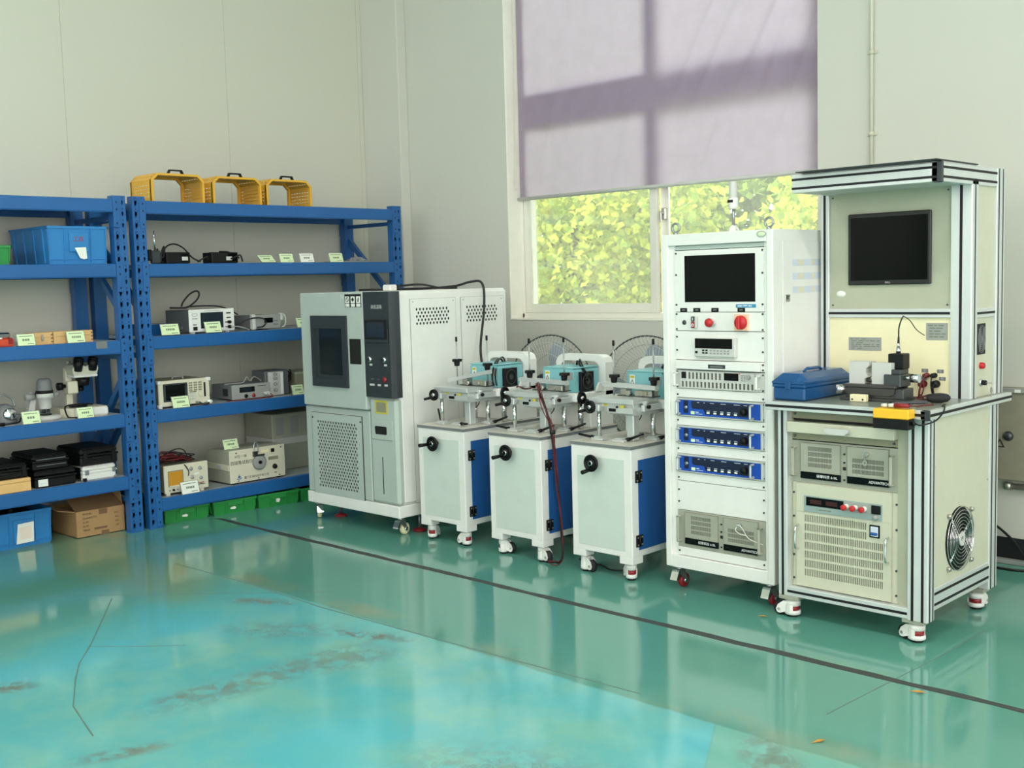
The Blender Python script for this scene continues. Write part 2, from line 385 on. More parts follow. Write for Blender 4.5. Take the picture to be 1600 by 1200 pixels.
# window wall with its opening
WX0, WX1, WZ0, WZ1 = -2.535, -.036, 1.24, 3.95
structure('wall_back', MB().box(XL-.2, WX0, YW, YW+.3, 0, HC).box(WX1, 9.2, YW, YW+.3, 0, HC).box(WX0, WX1, YW, YW+.3, 0, WZ0).box(WX0, WX1, YW, YW+.3, WZ1, HC), 'wallpaint')
structure('trim_2', MB().box(XL, -3.61, 1.46, YW, 0, HC, .006), 'wallpaint')
structure('trim_3', MB().box(WX0, WX0+.012, YW-.004, YW+.13, WZ0, WZ1, .003).box(WX0, WX1, YW-.006, YW+.13, WZ0-.002, WZ0+.012, .003), 'reveal')
structure('baseboard_back', B(-1.2, 9, YW-.012, YW, 0, .12, .003), 'skirt')
structure('ceiling', B(XL-.2, 9.2, -11.2, YW+.3, HC, HC+.2), 'ceil')
wf_ = MB().box(XL-.2, 9.2, -11.4, -11.2, 0, 1.8).box(XL-.2, 9.2, -11.4, -11.2, 4.4, HC)
for x0, x1 in [(XL-.2, -3.4), (-.6, 0), (2.8, 3.4), (6.2, 6.8), (8.7, 9.2)]: wf_.box(x0, x1, -11.4, -11.2, 1.8, 4.4)
structure('wall_front', wf_, 'wallpaint')
wr = MB()
for y0, y1 in [(-11.2, -10.6), (-7.4, -6.9), (-3.7, -3.2), (.3, 1.85)]: wr.box(9, 9.3, y0, y1, 0, HC)
wr.box(9, 9.3, -11.2, 1.85, 0, .6).box(9, 9.3, -11.2, 1.85, 4.4, HC)
structure('wall_right', wr, 'wallpaint')
structure('ground', B(-40, 40, YW+.3, 60, -.3, -.15), 'concrete')
# window
FY = 1.69
wn = shell('window_1')
part(wn, 'outer_frame', MB().box(WX0, WX1, FY-.02, FY+.09, WZ0, WZ0+.045, .004).box(WX0, WX0+.03, FY-.02, FY+.09, WZ0, WZ1, .004).box(WX1-.035, WX1, FY-.02, FY+.09, WZ0, WZ1, .004).box(WX0, WX1, FY-.02, FY+.09, WZ1-.05, WZ1, .004), 'frame')
part(wn, 'transom', B(WX0+.03, WX1-.03, FY-.02, FY+.09, 2.66, 2.80, .006), 'frame')
def sash(x0, x1, y, z0, z1, sl, sr):
    s = part(wn, 'sash', MB().box(x0, x0+sl, y, y+.035, z0, z1, .004).box(x1-sr, x1, y, y+.035, z0, z1, .004).box(x0+sl, x1-sr, y, y+.035, z0, z0+.066, .004).box(x0+sl, x1-sr, y, y+.035, z1-.05, z1, .004)
             .box(x0+sl, x0+sl+.012, y-.004, y+.004, z0+.066, z1-.05, .002), 'frame')
    part(s, 'pane', B(x0+sl-.005, x1-sr+.005, y+.014, y+.02, z0+.06, z1-.045), 'pane'); return s
sash(WX0+.03, -1.29, FY-.005, WZ0+.045, 2.66, .058, .06)
s2 = sash(-1.30, WX1-.035, FY+.045, WZ0+.045, 2.66, .06, .05)
sash(WX0+.03, -1.29, FY-.005, 2.80, WZ1-.05, .058, .06); sash(-1.30, WX1-.035, FY+.045, 2.80, WZ1-.05, .06, .05)
part(s2, 'latch', MB().box(-1.268, -1.236, FY+.012, FY+.046, 1.90, 1.98, .006).cyl((-1.25, FY+.012, 1.945), (-1.25, FY-.012, 1.945), .012, 10).box(-1.257, -1.243, FY-.022, FY-.01, 1.885, 1.955, .004), 'nickel')
# blind
bl = thing('roller_blind', 'lavender fabric roller blind pulled halfway down the window', 'blind', (-1.26, 1.650, 2.12), world=True)
bx0, bx1, bz0, bz1 = -2.498, -.045, 2.132, 3.9; nx, nz = 130, 90; vs = []; fs = []
def blind_y(x, z):
    y = .0025*sin(7*x+1.5*z)+.0015*sin(23*x+.6*sin(5*z))
    for (xa, za, xb, zb, am, w) in [(-1.20, 2.5, -.62, 3.5, .010, .035), (-1.05, 2.45, -.42, 3.5, .008, .03), (-.95, 2.1, -.42, 3.0, .010, .04), (-.75, 2.2, -.25, 3.3, .012, .05), (-.60, 2.15, -.14, 3.4, .010, .045),
                                (-.40, 2.15, -.08, 3.0, .009, .04), (-2.3, 2.13, -2.15, 2.7, .007, .04), (-2.05, 2.13, -2.0, 2.55, .006, .03), (-1.6, 2.13, -1.5, 2.5, .005, .03), (-.9, 2.13, -.78, 2.45, .006, .02)]:
        t = max(0, min(1, (z-za)/(zb-za))); xc = xa+(xb-xa)*(z-za)/(zb-za)
        if za-.05 < z < zb+.3: y -= 2.0*am*math.exp(-((x-xc)/w)**2)*(sin(pi*min(1, max(0, (z-za+.05)/(zb-za+.35)))))
    return y
for j in range(nz+1):
    for i in range(nx+1):
        x = bx0+(bx1-bx0)*i/nx; z = bz0+(bz1-bz0)*j/nz; vs.append((x, 1.650+blind_y(x, z), z))
for j in range(nz):
    for i in range(nx):
        a = j*(nx+1)+i; fs.append((a, a+1, a+nx+2, a+nx+1))
part(bl, 'fabric', MB().add(vs, fs, 0, True), 'blindcloth')
part(bl, 'bottom_bar', MB().cyl((bx0-.028, 1.650, 2.119), (bx1+.008, 1.650, 2.119), .013, 12).cyl((bx0-.03, 1.650, 2.119), (bx0-.026, 1.650, 2.119), .015, 12), 'lightgrey')
part(bl, 'roller_tube', MB().cyl((bx0-.02, 1.650, 3.91), (bx1, 1.650, 3.91), .025, 12), 'lightgrey')
part(bl, 'pull_cord', MB().tube([(-2.516, 1.63, 3.9), (-2.517, 1.628, 2.9), (-2.514, 1.61, 2.25), (-2.506, 1.61, 2.2), (-2.498, 1.611, 2.25), (-2.5, 1.61, 2.9), (-2.5, 1.612, 3.9)], .0022, 5), 'whitecable')
# tree beyond the window
def tree(name, label, cx, cy, cz, rx, ry, rz, n, seed, mt, ls=1.0):
    r = random.Random(seed); t = thing(name, label, 'tree', (cx, cy, -.15), world=True)
    tk = MB().tube([(cx, cy, -.15), (cx+.1, cy, .5), (cx-.05, cy+.1, 1.2), (cx+.15, cy, 2.2)], .11, 8)
    part(t, 'trunk', tk, 'bark'); br = MB()
    for k in range(16):
        a = r.uniform(0, 2*pi); e = Vector((cx+rx*.85*cos(a), cy+ry*.85*sin(a), cz+rz*r.uniform(-.6, .7)))
        b = Vector((cx, cy, r.uniform(.5, 1.9))); br.tube([b, b.lerp(e, .5)+Vector((0, 0, .25)), e], .014, 5)
    part(t, 'branches', br, 'bark', kind='stuff')
    vs = []; fs = []; mi = []
    for k in range(n//10):                                   # clusters of drooping leaves
        while True:
            d = Vector((r.uniform(-1, 1), r.uniform(-1, 1), r.uniform(-1, 1)))
            if .25 < d.length < 1: break
        d *= (r.uniform(.75, 1)/max(d.length, .6)) if r.random() < .75 else 1
        bump = 1+.13*sin(5*d.x+seed)*sin(4*d.z+2*d.y)
        c = Vector((cx+d.x*rx*bump, cy+d.y*ry*bump, cz+d.z*rz*bump)); tone = 0 if r.random() < .68 else 1
        for q in range(10):
            o = c+Vector((r.gauss(0, .13), r.gauss(0, .13), r.gauss(0, .10)))
            L = ls*r.uniform(.07, .125); w = L*r.uniform(.32, .5)
            ax = Vector((r.gauss(0, 1), r.gauss(0, 1)-.3, r.gauss(-.5, .7))).normalized(); sd = ax.cross(Vector((r.gauss(0, 1), r.gauss(0, 1), r.gauss(0, 1)))).normalized(); nm = ax.cross(sd)
            i = len(vs); vs += [tuple(o), tuple(o+ax*L*.45+sd*w+nm*.012), tuple(o+ax*L), tuple(o+ax*L*.45-sd*w+nm*.012)]
            fs += [(i, i+1, i+2), (i, i+2, i+3)]; mi += [tone, tone]
    mb = MB(); mb.v = vs; mb.f = fs; mb.mi = mi; mb.sm = [False]*len(fs)
    part(t, 'foliage', mb, mt, kind='stuff')
tree('broadleaf_tree', 'sunlit yellow-green tree filling the left window pane', -6.4, 6.6, 1.9, 2.1, 1.4, 2.0, 24000, 3, ['leaf', 'leafb'])
tree('broadleaf_tree', 'sunlit yellow-green tree behind the right window pane above the tall rack', -1.7, 7.3, 1.9, 2.1, 1.4, 2.0, 24000, 8, ['leaf', 'leafb'])
tree('broadleaf_tree', 'darker backing tree, shade in its leaf colour, added behind the two sunlit trees outside', -5.2, 10.6, 2.2, 5.6, 1.3, 2.6, 42000, 5, ['leafb', 'leafb'], 1.9)  # added backing against white sky gaps; darker leaf colour gives the shade
# conduit, wall cabinet, water pipe, cables to the right of the desk
cp = thing('wall_conduit', 'thin white conduit pipe running up the wall right of the window', 'pipe', (.30, 1.535, 1.0), world=True)
part(cp, 'pipe', MB().cyl((.30, 1.535, 1.0), (.30, 1.535, HC), .0105, 12), 'cream')
for z in (2.28, 2.72, 3.3): part(cp, 'coupling', MB().cyl((.30, 1.535, z-.012), (.30, 1.535, z+.012), .0145, 12).box(.27, .33, 1.543, 1.55, z-.01, z+.01, .002), 'cream')
wc = thing('wall_cabinet', 'dirty brown metal cabinet on the wall behind the desk', 'cabinet', (1.3, 1.55, .43), world=True)
part(wc, 'body', MB().box(.8, 1.75, 1.50, 1.55, .43, .91, .004).box(.8, 1.75, 1.492, 1.50, .432, .458, .003), 'dirty')
part(wc, 'top_rail', B(.79, 1.76, 1.488, 1.505, .884, .91, .003), 'grey')
part(wc, 'lock', MB().lathe([(0, .016), (.02, .016), (.024, .006), (.026, 0)], (1.072, 1.5, .66), 'y', 14).cyl((1.072, 1.485, .66), (1.072, 1.481, .66), .008, 10), 'darksteel')
part(wc, 'warning_sign', MB().ring([(1.005, .60), (1.055, .60), (1.03, .645)], [(1.014, .605), (1.046, .605), (1.03, .634)], 'y', 1.4975, 1.50), 'blackink')
part(wc, 'label', B(1.105, 1.135, 1.4868, 1.489, .888, .904), 'paper')
wp = thing('water_pipe', 'capped metal pipe stub on the wall below the brown cabinet', 'pipe', (1.25, 1.53, .397), world=True)
part(wp, 'pipe', MB().cyl((1.075, 1.52, .397), (2.6, 1.52, .397), .016, 14), 'nickel')
part(wp, 'end_cap', MB().cyl((1.05, 1.52, .397), (1.085, 1.52, .397), .022, 8).cyl((1.06, 1.52, .397), (1.06, 1.55, .397), .017, 10), 'nickel')
tag(part(None, 'power_cable', MB().tube([(.8, 1.53, .25), (.98, 1.53, .19), (1.1, 1.50, .12), (1.25, 1.41, .02), (1.5, 1.4, .009)], .007, 6), 'blackcable'), 'black cable drooping down the wall behind the desk', 'cable')
tk = B(.2, 2.6, 1.452, 1.50, 0, .022, .004); tag(part(None, 'cable_trunking', tk, 'grey'), 'grey cable trunking lying on the floor behind the desk', 'trunking')
tag(part(None, 'power_cable', MB().tube([(.3, 1.35, .007), (.9, 1.345, .007), (1.15, 1.33, .007), (1.3, 1.36, .007), (1.8, 1.35, .007)], .007, 6), 'blackcable'), 'black cable lying on the floor beside the grey trunking', 'cable')
# fallen leaves
def dry_leaf(x, y, s, rz, label):
    M = Matrix.Translation((x, y, .003)) @ Matrix.Rotation(rz, 4, 'Z')
    mb = MB().xf(M).add([(0, 0, 0), (s*.5, s*.22, s*.08), (s, 0, s*.03), (s*.5, -s*.22, s*.06), (s*.5, 0, 0), (-s*.3, 0, .001)], [(0, 4, 1), (1, 4, 2), (0, 3, 4), (3, 2, 4), (0, 1, 5)])
    tag(part(None, 'dry_leaf', mb, 'leafdry'), label, 'leaf')
dry_leaf(1.51, -.56, .05, .3, 'dry yellow leaf lying on the black floor line'); dry_leaf(1.47, -1.19, .045, 1.2, 'dry curled leaf lying on bare floor in front of the black line')
dry_leaf(.60, -.12, .035, .5, 'small dry leaf on the floor beside the rack caster')
# ================================================================== TEST RACK (front at y=0)
def handle_u(x, z0, z1, y0, out, r=.006, flat=None):
    """pull handle: vertical bar standing off the panel (front is -y)"""
    if flat: # flat bail
        a, b = flat
        return MB().box(x-a, x+a, y0-out, y0-out+b, z0, z1, .003).box(x-a, x+a, y0-out, y0, z0, z0+b, .003).box(x-a, x+a, y0-out, y0, z1-b, z1, .003)
    return MB().tube([(x, y0, z0), (x, y0-out*.6, z0), (x, y0-out, z0+out*.4), (x, y0-out, z1-out*.4), (x, y0-out*.6, z1), (x, y0, z1)], r, 8, sub=4)
def screw(mb, x, y, z, r=.0045): mb.cyl((x, y, z), (x, y-.004, z), r, 8)
def ipc(parent, x0, z0, yf, w=.4826, h=.177, name='industrial_computer', lock=False, cord=False):
    """4U computer front: two doors, slotted grilles, black brand bars, handles"""
    sx = w/.4826; X = lambda v: x0+v*sx; Z = lambda v: z0+v*h/.177; y = yf
    o = part(parent, name, MB().box(X(0), X(.4826), y-.004, y, Z(0), Z(.177), .001).box(X(.025), X(.458), y, y+.35, Z(.004), Z(.173)), 'ipcgrey')
    for a, b, gx, gz, gw, gh, nx, ny in [(.044, .232, .036, .058, .112, .092, 22, 4), (.262, .447, .024, .050, .140, .068, 26, 3)]:
        d = MB(); zb = .048
        d.perf((X(a), y-.012, Z(zb)), (1, 0, 0), (0, 0, 1), (sx*(b-a), Z(.170)-Z(zb)), nx, ny, gw*sx/nx, gh/ny*h/.177, SLOT(gw*sx/nx*.58, gh/ny*.76*h/.177), depth=.003, g0=(gx*sx, (gz-.04)*h/.177))
        d.box(X(a), X(b), y-.011, y-.004, Z(zb), Z(zb)+.001).box(X(a), X(a)+.001, y-.012, y-.004, Z(zb), Z(.17)).box(X(b)-.001, X(b), y-.012, y-.004, Z(zb), Z(.17)).box(X(a), X(b), y-.012, y-.004, Z(.169), Z(.17))
        dr = part(o, 'drive_door', d, 'ipcgrey')
        part(o, 'grille_backing', B(X(a)+.002, X(b)-.002, y-.007, y-.005, Z(zb)+.002, Z(.168)), 'hole')
        part(o, 'brand_bar', B(X(a), X(b), y-.0125, y-.004, Z(.018), Z(.046), .0008), 'screen')
    text(o, '研華科技 610L', .0155*sx, 'whiteink', (X(.170), y-.0127, Z(.032)))
    text(o, 'ADVANTECH', .0165*sx, 'whiteink', (X(.405), y-.0127, Z(.032)), sx=.9)
    for zz, k in ((.135, 0), (.10, 0), (.028, 0)): part(o, 'indicator', MB().cyl((X(.247), y-.004, Z(zz)), (X(.247), y-.008, Z(zz)), .004, 10), 'black')
    part(o, 'usb_port', MB().box(X(.240), X(.254), y-.0055, y-.004, Z(.068), Z(.082)), 'hole')
    for x in (.012, .4706):
        part(o, 'handle', handle_u(X(x)+(.006 if x < .1 else -.006), Z(.026), Z(.152), y-.004, .034, flat=(.0065, .009)), 'warmgrey')
        for zz in (.012, .165): pass
    lk = MB().cyl((X(.352), y-.012, Z(.145)), (X(.352), y-.022, Z(.145)), .011, 14)
    part(o, 'lock', lk, 'chrome')
    if lock: part(o, 'key', MB().box(X(.349), X(.355), y-.05, y-.022, Z(.135), Z(.150), .001).ring([(X(.352)+.011*cos(t*pi/5), Z(.112)+.013*sin(t*pi/5)) for t in range(10)], [(X(.352)+.004*cos(t*pi/5), Z(.112)+.004*sin(t*pi/5)) for t in range(10)], 'y', y-.032, y-.030).box(X(.350), X(.354), y-.033, y-.029, Z(.124), Z(.14)), 'nickel')
    if cord: part(o, 'cord', MB().tube([(X(.345), y-.03, Z(.148)), (X(.36), y-.035, Z(.152)), (X(.378), y-.03, Z(.135)), (X(.395), y-.025, Z(.105)), (X(.42), y-.03, Z(.092)), (X(.478), y-.02, Z(.075))], .0022, 5)
                    .tube([(X(.345), y-.03, Z(.140)), (X(.340), y-.03, Z(.125)), (X(.36), y-.03, Z(.112)), (X(.395), y-.025, Z(.106))], .0022, 5), 'whitecable')
    return o
rk = thing('test_rack', 'tall white instrument rack with dark screen and three blue supply units', 'rack', (0, 0, 0), world=True)
RW, RD, RB, RT = .605, .72, .115, 1.722
cab = MB()
ox0, ox1, oz0, oz1 = .034, .571, .176, 1.668      # front opening
cab.box(0, ox0, 0, .05, RB, RT, .004).box(ox1, RW, 0, .05, RB, RT, .004).box(ox0, ox1, 0, .05, RB, oz0, .003).box(ox0, ox1, 0, .05, oz1, RT, .003)
cab.box(0, .02, .05, RD, RB, RT).box(RW-.02, RW, .05, RD, RB, RT).box(.02, RW-.02, .05, RD, RT-.02, RT).box(.02, RW-.02, .05, RD, RB, RB+.02).box(.02, RW-.02, RD-.02, RD, RB+.02, RT-.02)
cab.box(ox0, .066, .016, .05, oz0, oz1).box(.553, ox1, .016, .05, oz0, oz1)   # mounting rails
part(rk, 'cabinet', cab, 'white')
part(rk, 'side_door', B(RW, RW+.003, .08, .66, .16, 1.669, .0015), 'white')
lk = part(rk, 'door_lock', MB().box(RW+.003, RW+.006, .098, .138, 1.398, 1.430, .002), 'nickel')
part(lk, 'keyhole', MB().box(RW+.006, RW+.010, .108, .118, 1.408, 1.424, .001).box(RW+.006, RW+.009, .108, .127, 1.42, 1.425), 'darksteel')
for z in (1.573, 1.511, 1.450):
    part(rk, 'side_sticker', MB().box(RW+.003, RW+.0036, .161, .6, z-.015, z+.015).box(RW+.0036, RW+.004, .21, .26, z-.013, z+.013, m=1).box(RW+.0036, RW+.004, .33, .36, z-.013, z+.013, m=1), ['stripeblue', 'stripetan'])
ob = part(rk, 'oval_badge', MB().lathe([(0, .002), (.9, .002), (1, 0)], (0, 0, 0), 'y', 24), 'greenpaper')
ob.matrix_local = Matrix.Translation((.549, 0, 1.702)) @ Matrix.Diagonal((.023, 1, .0125, 1))
part(rk, 'badge_rim', MB().ring([(.549+.024*cos(t*pi/12), 1.702+.0135*sin(t*pi/12)) for t in range(24)], [(.549+.021*cos(t*pi/12), 1.702+.011*sin(t*pi/12)) for t in range(24)], 'y', -.003, 0), 'grey')
for x in (.041, .551):
    part(rk, 'eyebolt', MB().cyl((x, .06, RT), (x, .06, RT+.012), .014, 12, .010).tube([(x+.0205*cos(t*pi/8), .06, RT+.033+.0215*sin(t*pi/8)) for t in range(16)], .0055, 8, sub=2, closed=True), 'steel')
PY = .016                                          # panel front plane
def rpanel(name, z0, z1, m='white', x0=.0665, x1=.553, y=None, b=.0012): return part(rk, name, B(x0, x1, (PY if y is None else y)-.004, PY+.004, z0+.0008, z1-.0008, b), m)
part(rk, 'dark_backing', B(.066, .553, PY+.006, PY+.010, oz0, oz1), 'hole')  # dark sheet in place of the shade behind the panel gaps
rpanel('top_filler', 1.646, 1.667, 'greypaint')
sp = rpanel('screen_panel', 1.355, 1.645)
part(sp, 'screen', B(.123, .508, PY-.0055, PY-.003, 1.402, 1.6195, .001), 'screen')
for x in (.116, .191, .292, .434): part(sp, 'name_plate', MB().box(x-.020, x+.020, PY-.0055, PY-.004, 1.356, 1.374, .0005).box(x-.009, x+.009, PY-.006, PY-.0055, 1.3625, 1.3675, m=1), ['black', 'midgrey'])
bl_ = part(sp, 'blue_label', B(.405, .511, PY-.0052, PY-.004, 1.375, 1.391, .0004), 'labelblue')
part(bl_, 'lettering', MB().box(.415, .44, PY-.0055, PY-.0052, 1.38, 1.386).box(.445, .466, PY-.0055, PY-.0052, 1.381, 1.387).box(.471, .49, PY-.0055, PY-.0052, 1.38, 1.386), 'stripeblue')
cp_ = rpanel('control_panel', 1.267, 1.354)
part(cp_, 'key_switch', MB().lathe([(0, .006), (.006, .006), (.0105, .004), (.0115, 0)], (.119, PY-.004, 1.306), 'y', 16), 'darksteel')
sw = part(cp_, 'push_switch', B(.166, .196, PY-.018, PY-.004, 1.279, 1.337, .003), 'lightgrey')
part(sw, 'on_button', MB().box(.1675, .187, PY-.021, PY-.017, 1.311, 1.335, .001).box(.1755, .179, PY-.0213, PY-.0208, 1.317, 1.329, m=1), ['darkgrey', 'whiteink'])
part(sw, 'off_button', MB().box(.1675, .187, PY-.021, PY-.017, 1.282, 1.309, .001), 'redwheel')
part(sw, 'zero_mark', MB().ring([(.177+.0065*cos(t*pi/6), 1.2945+.0075*sin(t*pi/6)) for t in range(12)], [(.177+.0035*cos(t*pi/6), 1.2945+.0045*sin(t*pi/6)) for t in range(12)], 'y', PY-.0218, PY-.021), 'whiteink')
es = part(cp_, 'stop_button', MB().lathe([(0, .044), (.014, .043), (.020, .037), (.021, .031), (.015, .024), (.011, .012), (.011, 0)], (.278, PY-.004, 1.307), 'y', 20), 'red')
part(es, 'collar', MB().lathe([(.011, .010), (.020, .008), (.021, 0)], (.278, PY-.004, 1.307), 'y', 20), 'lightgrey')
rs = part(cp_, 'rotary_isolator', MB().box(.402, .474, PY-.016, PY-.004, 1.270, 1.345, .001), 'peach')
kn = part(rs, 'knob', MB().lathe([(0, .018), (.027, .016), (.031, .010), (.032, 0)], (.440, PY-.016, 1.308), 'y', 24).box(.432, .448, PY-.048, PY-.026, 1.278, 1.338, .004), 'red')
mp_ = rpanel('meter_panel', 1.129, 1.266)
mt_ = part(mp_, 'multimeter', MB().box(.189, .412, PY-.026, PY-.004, 1.147, 1.236, .004).box(.193, .408, PY-.020, PY-.004, 1.140, 1.15, .003), 'lightgrey')
part(mt_, 'display', B(.193, .398, PY-.0275, PY-.026, 1.187, 1.233, .0004), 'screen')
kb = MB()
for i, (x, z) in enumerate([(.240, 1.178), (.258, 1.178), (.240, 1.166), (.258, 1.166)]): kb.box(x-.006, x+.006, PY-.029, PY-.026, z-.0035, z+.0035, .001)
kb.box(.194, .208, PY-.029, PY-.026, 1.164, 1.174, .001)
part(mt_, 'keys', kb, 'black', kind='stuff')
kb = MB()
for i in range(6):
    for j in range(2): kb.box(.276+i*.019, .288+i*.019, PY-.0285, PY-.026, 1.162+j*.012, 1.169+j*.012, .001)
part(mt_, 'buttons', kb, 'grey', kind='stuff')
dr = part(rk, 'keyboard_drawer', B(.076, .535, PY-.022, PY, 1.086, 1.126, .002), 'white')
part(dr, 'pull_recess', B(.262, .357, PY-.0235, PY-.022, 1.094, 1.112, .0006), 'darkgrey'); part(dr, 'pull_lip', B(.275, .345, PY-.0255, PY-.0235, 1.099, 1.105, .001), 'midgrey')
rpanel('blank_panel', 1.083, 1.128)
# 2U supply with slots
ps = part(rk, 'power_supply', MB().box(.0665, .553, PY-.005, PY+.004, .992, 1.080, .001), 'lightgrey')
sl = MB().perf((.097, PY-.012, .996), (1, 0, 0), (0, 0, 1), (.408, .036), 19, 1, .0213, .036, SLOT(.0118, .027), depth=.005)
sl.perf((.137, PY-.012, 1.032), (1, 0, 0), (0, 0, 1), (.193, .046), 9, 1, .0213, .046, SLOT(.0118, .031), depth=.005)
sl.box(.097, .137, PY-.012, PY-.005, 1.032, 1.078, .001).box(.330, .505, PY-.012, PY-.005, 1.032, 1.078, .001).box(.097, .505, PY-.0118, PY-.0115, .9955, .9962).box(.505, .506, PY-.012, PY-.005, .996, 1.078).box(.096, .097, PY-.012, PY-.005, .996, 1.078)
part(ps, 'vent_face', sl, 'lightgrey'); part(ps, 'vent_mesh', MB().box(.0975, .5045, PY-.0065, PY-.006, .9965, 1.0315).box(.1375, .3295, PY-.0065, PY-.006, 1.0325, 1.0775), 'ventdark')
part(ps, 'display', B(.343, .421, PY-.014, PY-.012, 1.040, 1.074, .001), 'screen')
part(ps, 'power_switch', B(.104, .131, PY-.0145, PY-.012, 1.041, 1.072, .001), 'black')
kp = MB()
for i in range(3):
    for j in range(4): kp.box(.432+i*.009, .438+i*.009, PY-.0135, PY-.012, 1.040+j*.008, 1.045+j*.008)
part(ps, 'keypad', kp, 'grey', kind='stuff'); part(ps, 'dial', MB().cyl((.475, PY-.012, 1.060), (.475, PY-.028, 1.060), .0115, 16), 'grey')
part(ps, 'red_lamp', MB().cyl((.427, PY-.012, 1.073), (.427, PY-.015, 1.073), .003, 8), 'red')
for x in (.078, .528): part(ps, 'handle', handle_u(x, 1.003, 1.070, PY-.005, .036, flat=(.006, .008)), 'white')
rpanel('blank_panel', .948, .991)
for zc in (.902, .769, .632):
    z0, z1 = zc-.044, zc+.044; a = part(rk, 'supply_unit', MB().box(.0665, .553, PY-.004, PY+.004, z0, z1, .001).box(.072, .548, PY-.014, PY-.004, z1-.008, z1-.002, .001).box(.072, .548, PY-.014, PY-.004, z0+.002, z0+.007, .001).box(.072, .084, PY-.014, PY-.004, z0+.004, z1-.004, .001).box(.536, .548, PY-.014, PY-.004, z0+.004, z1-.004, .001), 'machined')
    y = PY-.006
    f = part(a, 'blue_face', B(.084, .536, y-.004, y+.002, z0+.007, z1-.008, .001), 'panelblue')
    part(a, 'dark_display', MB().prism([(.157, z1-.012), (.482, z1-.012), (.482, z0+.022), (.470, z0+.016), (.236, z0+.016), (.228, z0+.032), (.222, z0+.040), (.166, z0+.040), (.157, z0+.047)], 'y', y-.0046, y-.003), 'navy')
    part(a, 'switch_strip', B(.112, .138, y-.0046, y-.003, z0+.018, z1-.012), 'navy')
    part(a, 'power_button', MB().lathe([(0, .005), (.006, .005), (.0085, .003), (.009, 0)], (.126, y-.0045, zc), 'y', 14), 'steel')
    part(a, 'green_badge', B(.153, .175, y-.005, y-.004, z0+.013, z0+.028, .001), 'greenpaper')
    part(a, 'brand_lines', MB().box(.180, .198, y-.0045, y-.004, z0+.022, z0+.026).box(.180, .22, y-.0045, y-.004, z0+.015, z0+.017), 'stripeblue')
    kb = MB(); tb = MB()
    for i in range(5):
        x = .253+i*.0375; kb.box(x-.008, x+.008, y-.0075, y-.0045, z0+.020, z0+.028, .001); tb.box(x-.009, x+.009, y-.0049, y-.0045, z0+.032, z0+.0345)
    for i, (x, w) in enumerate([(.196, .010), (.23, .006), (.274, .018), (.336, .024), (.41, .028), (.455, .016)]): tb.box(x-w*.6, x+w*.6, y-.0049, y-.0045, z1-.019, z1-.0165)
    part(a, 'keys', kb, 'paper', kind='stuff'); part(a, 'legends', tb, 'stripeblue', kind='stuff')
    part(a, 'dial', MB().lathe([(0, .022), (.013, .021), (.0165, .016), (.0175, 0)], (.450, y-.004, zc-.004), 'y', 20), 'black')
    for x in (.092, .498): part(a, 'handle', handle_u(x, z0+.009, z1-.011, y-.004, .036, flat=(.005, .010)), 'machined')
rpanel('blank_panel', .814, .857); rpanel('blank_panel', .677, .724); rpanel('blank_panel', .545, .587); rpanel('blank_panel', .402, .544)
ic = ipc(rk, .0665, .221, PY, .4865, .180, cord=True)
rpanel('bottom_filler', .178, .220)
sc = MB()
for z in (1.632, 1.531, 1.390, 1.346, 1.275, 1.238, 1.175, 1.117, 1.093, 1.071, 1.0, .962, .936, .868, .838, .80, .735, .70, .668, .60, .560, .50, .442, .200):
    for x in (.0755, .546): screw(sc, x, PY-.004, z)
part(rk, 'panel_screws', sc, 'darksteel', kind='stuff')
def caster(parent, x, y, h, wheel_m, rot=0, wr=.034, ww=.024, plate='steel', brake=True):
    M = Matrix.Translation((x, y, 0)) @ Matrix.Rotation(rot, 4, 'Z')
    f = MB().xf(M).box(-.034, .034, -.034, .034, h-.005, h, .001).cyl((0, 0, h-.005), (0, 0, h-.022), .02, 14)
    f.prism([(-.022, h-.02), (.024, h-.02), (.045, wr-.004), (.036, wr-.012), (.01, wr+.012), (-.02, h-.032)], 'x', -.017, -.0145).prism([(-.022, h-.02), (.024, h-.02), (.045, wr-.004), (.036, wr-.012), (.01, wr+.012), (-.02, h-.032)], 'x', .0145, .017)
    f.box(-.017, .017, -.022, .024, h-.024, h-.02)
    c = part(parent, 'caster', f, plate)
    part(c, 'wheel', MB().xf(M).lathe([(.012, -ww/2), (wr-.004, -ww/2), (wr, -ww/2+.004), (wr, ww/2-.004), (wr-.004, ww/2), (.012, ww/2)], (0, .034, wr), 'x', 24), wheel_m)
    part(c, 'hub', MB().xf(M).cyl((-.02, .034, wr), (.02, .034, wr), .0125, 14), 'chrome')
    if brake: part(c, 'brake_pedal', MB().xf(M).prism([(-.035, h-.028), (-.026, h-.018), (-.02, h-.03), (-.034, h-.062), (-.052, h-.066), (-.05, h-.058)], 'x', -.02, .02), 'chrome')
    return c
for x, y in ((.047, .045), (.555, .045), (.047, RD-.05), (.555, RD-.05)): caster(rk, x, y, RB, 'redwheel', radians(0 if y < .3 else 200), .036, plate='steel')
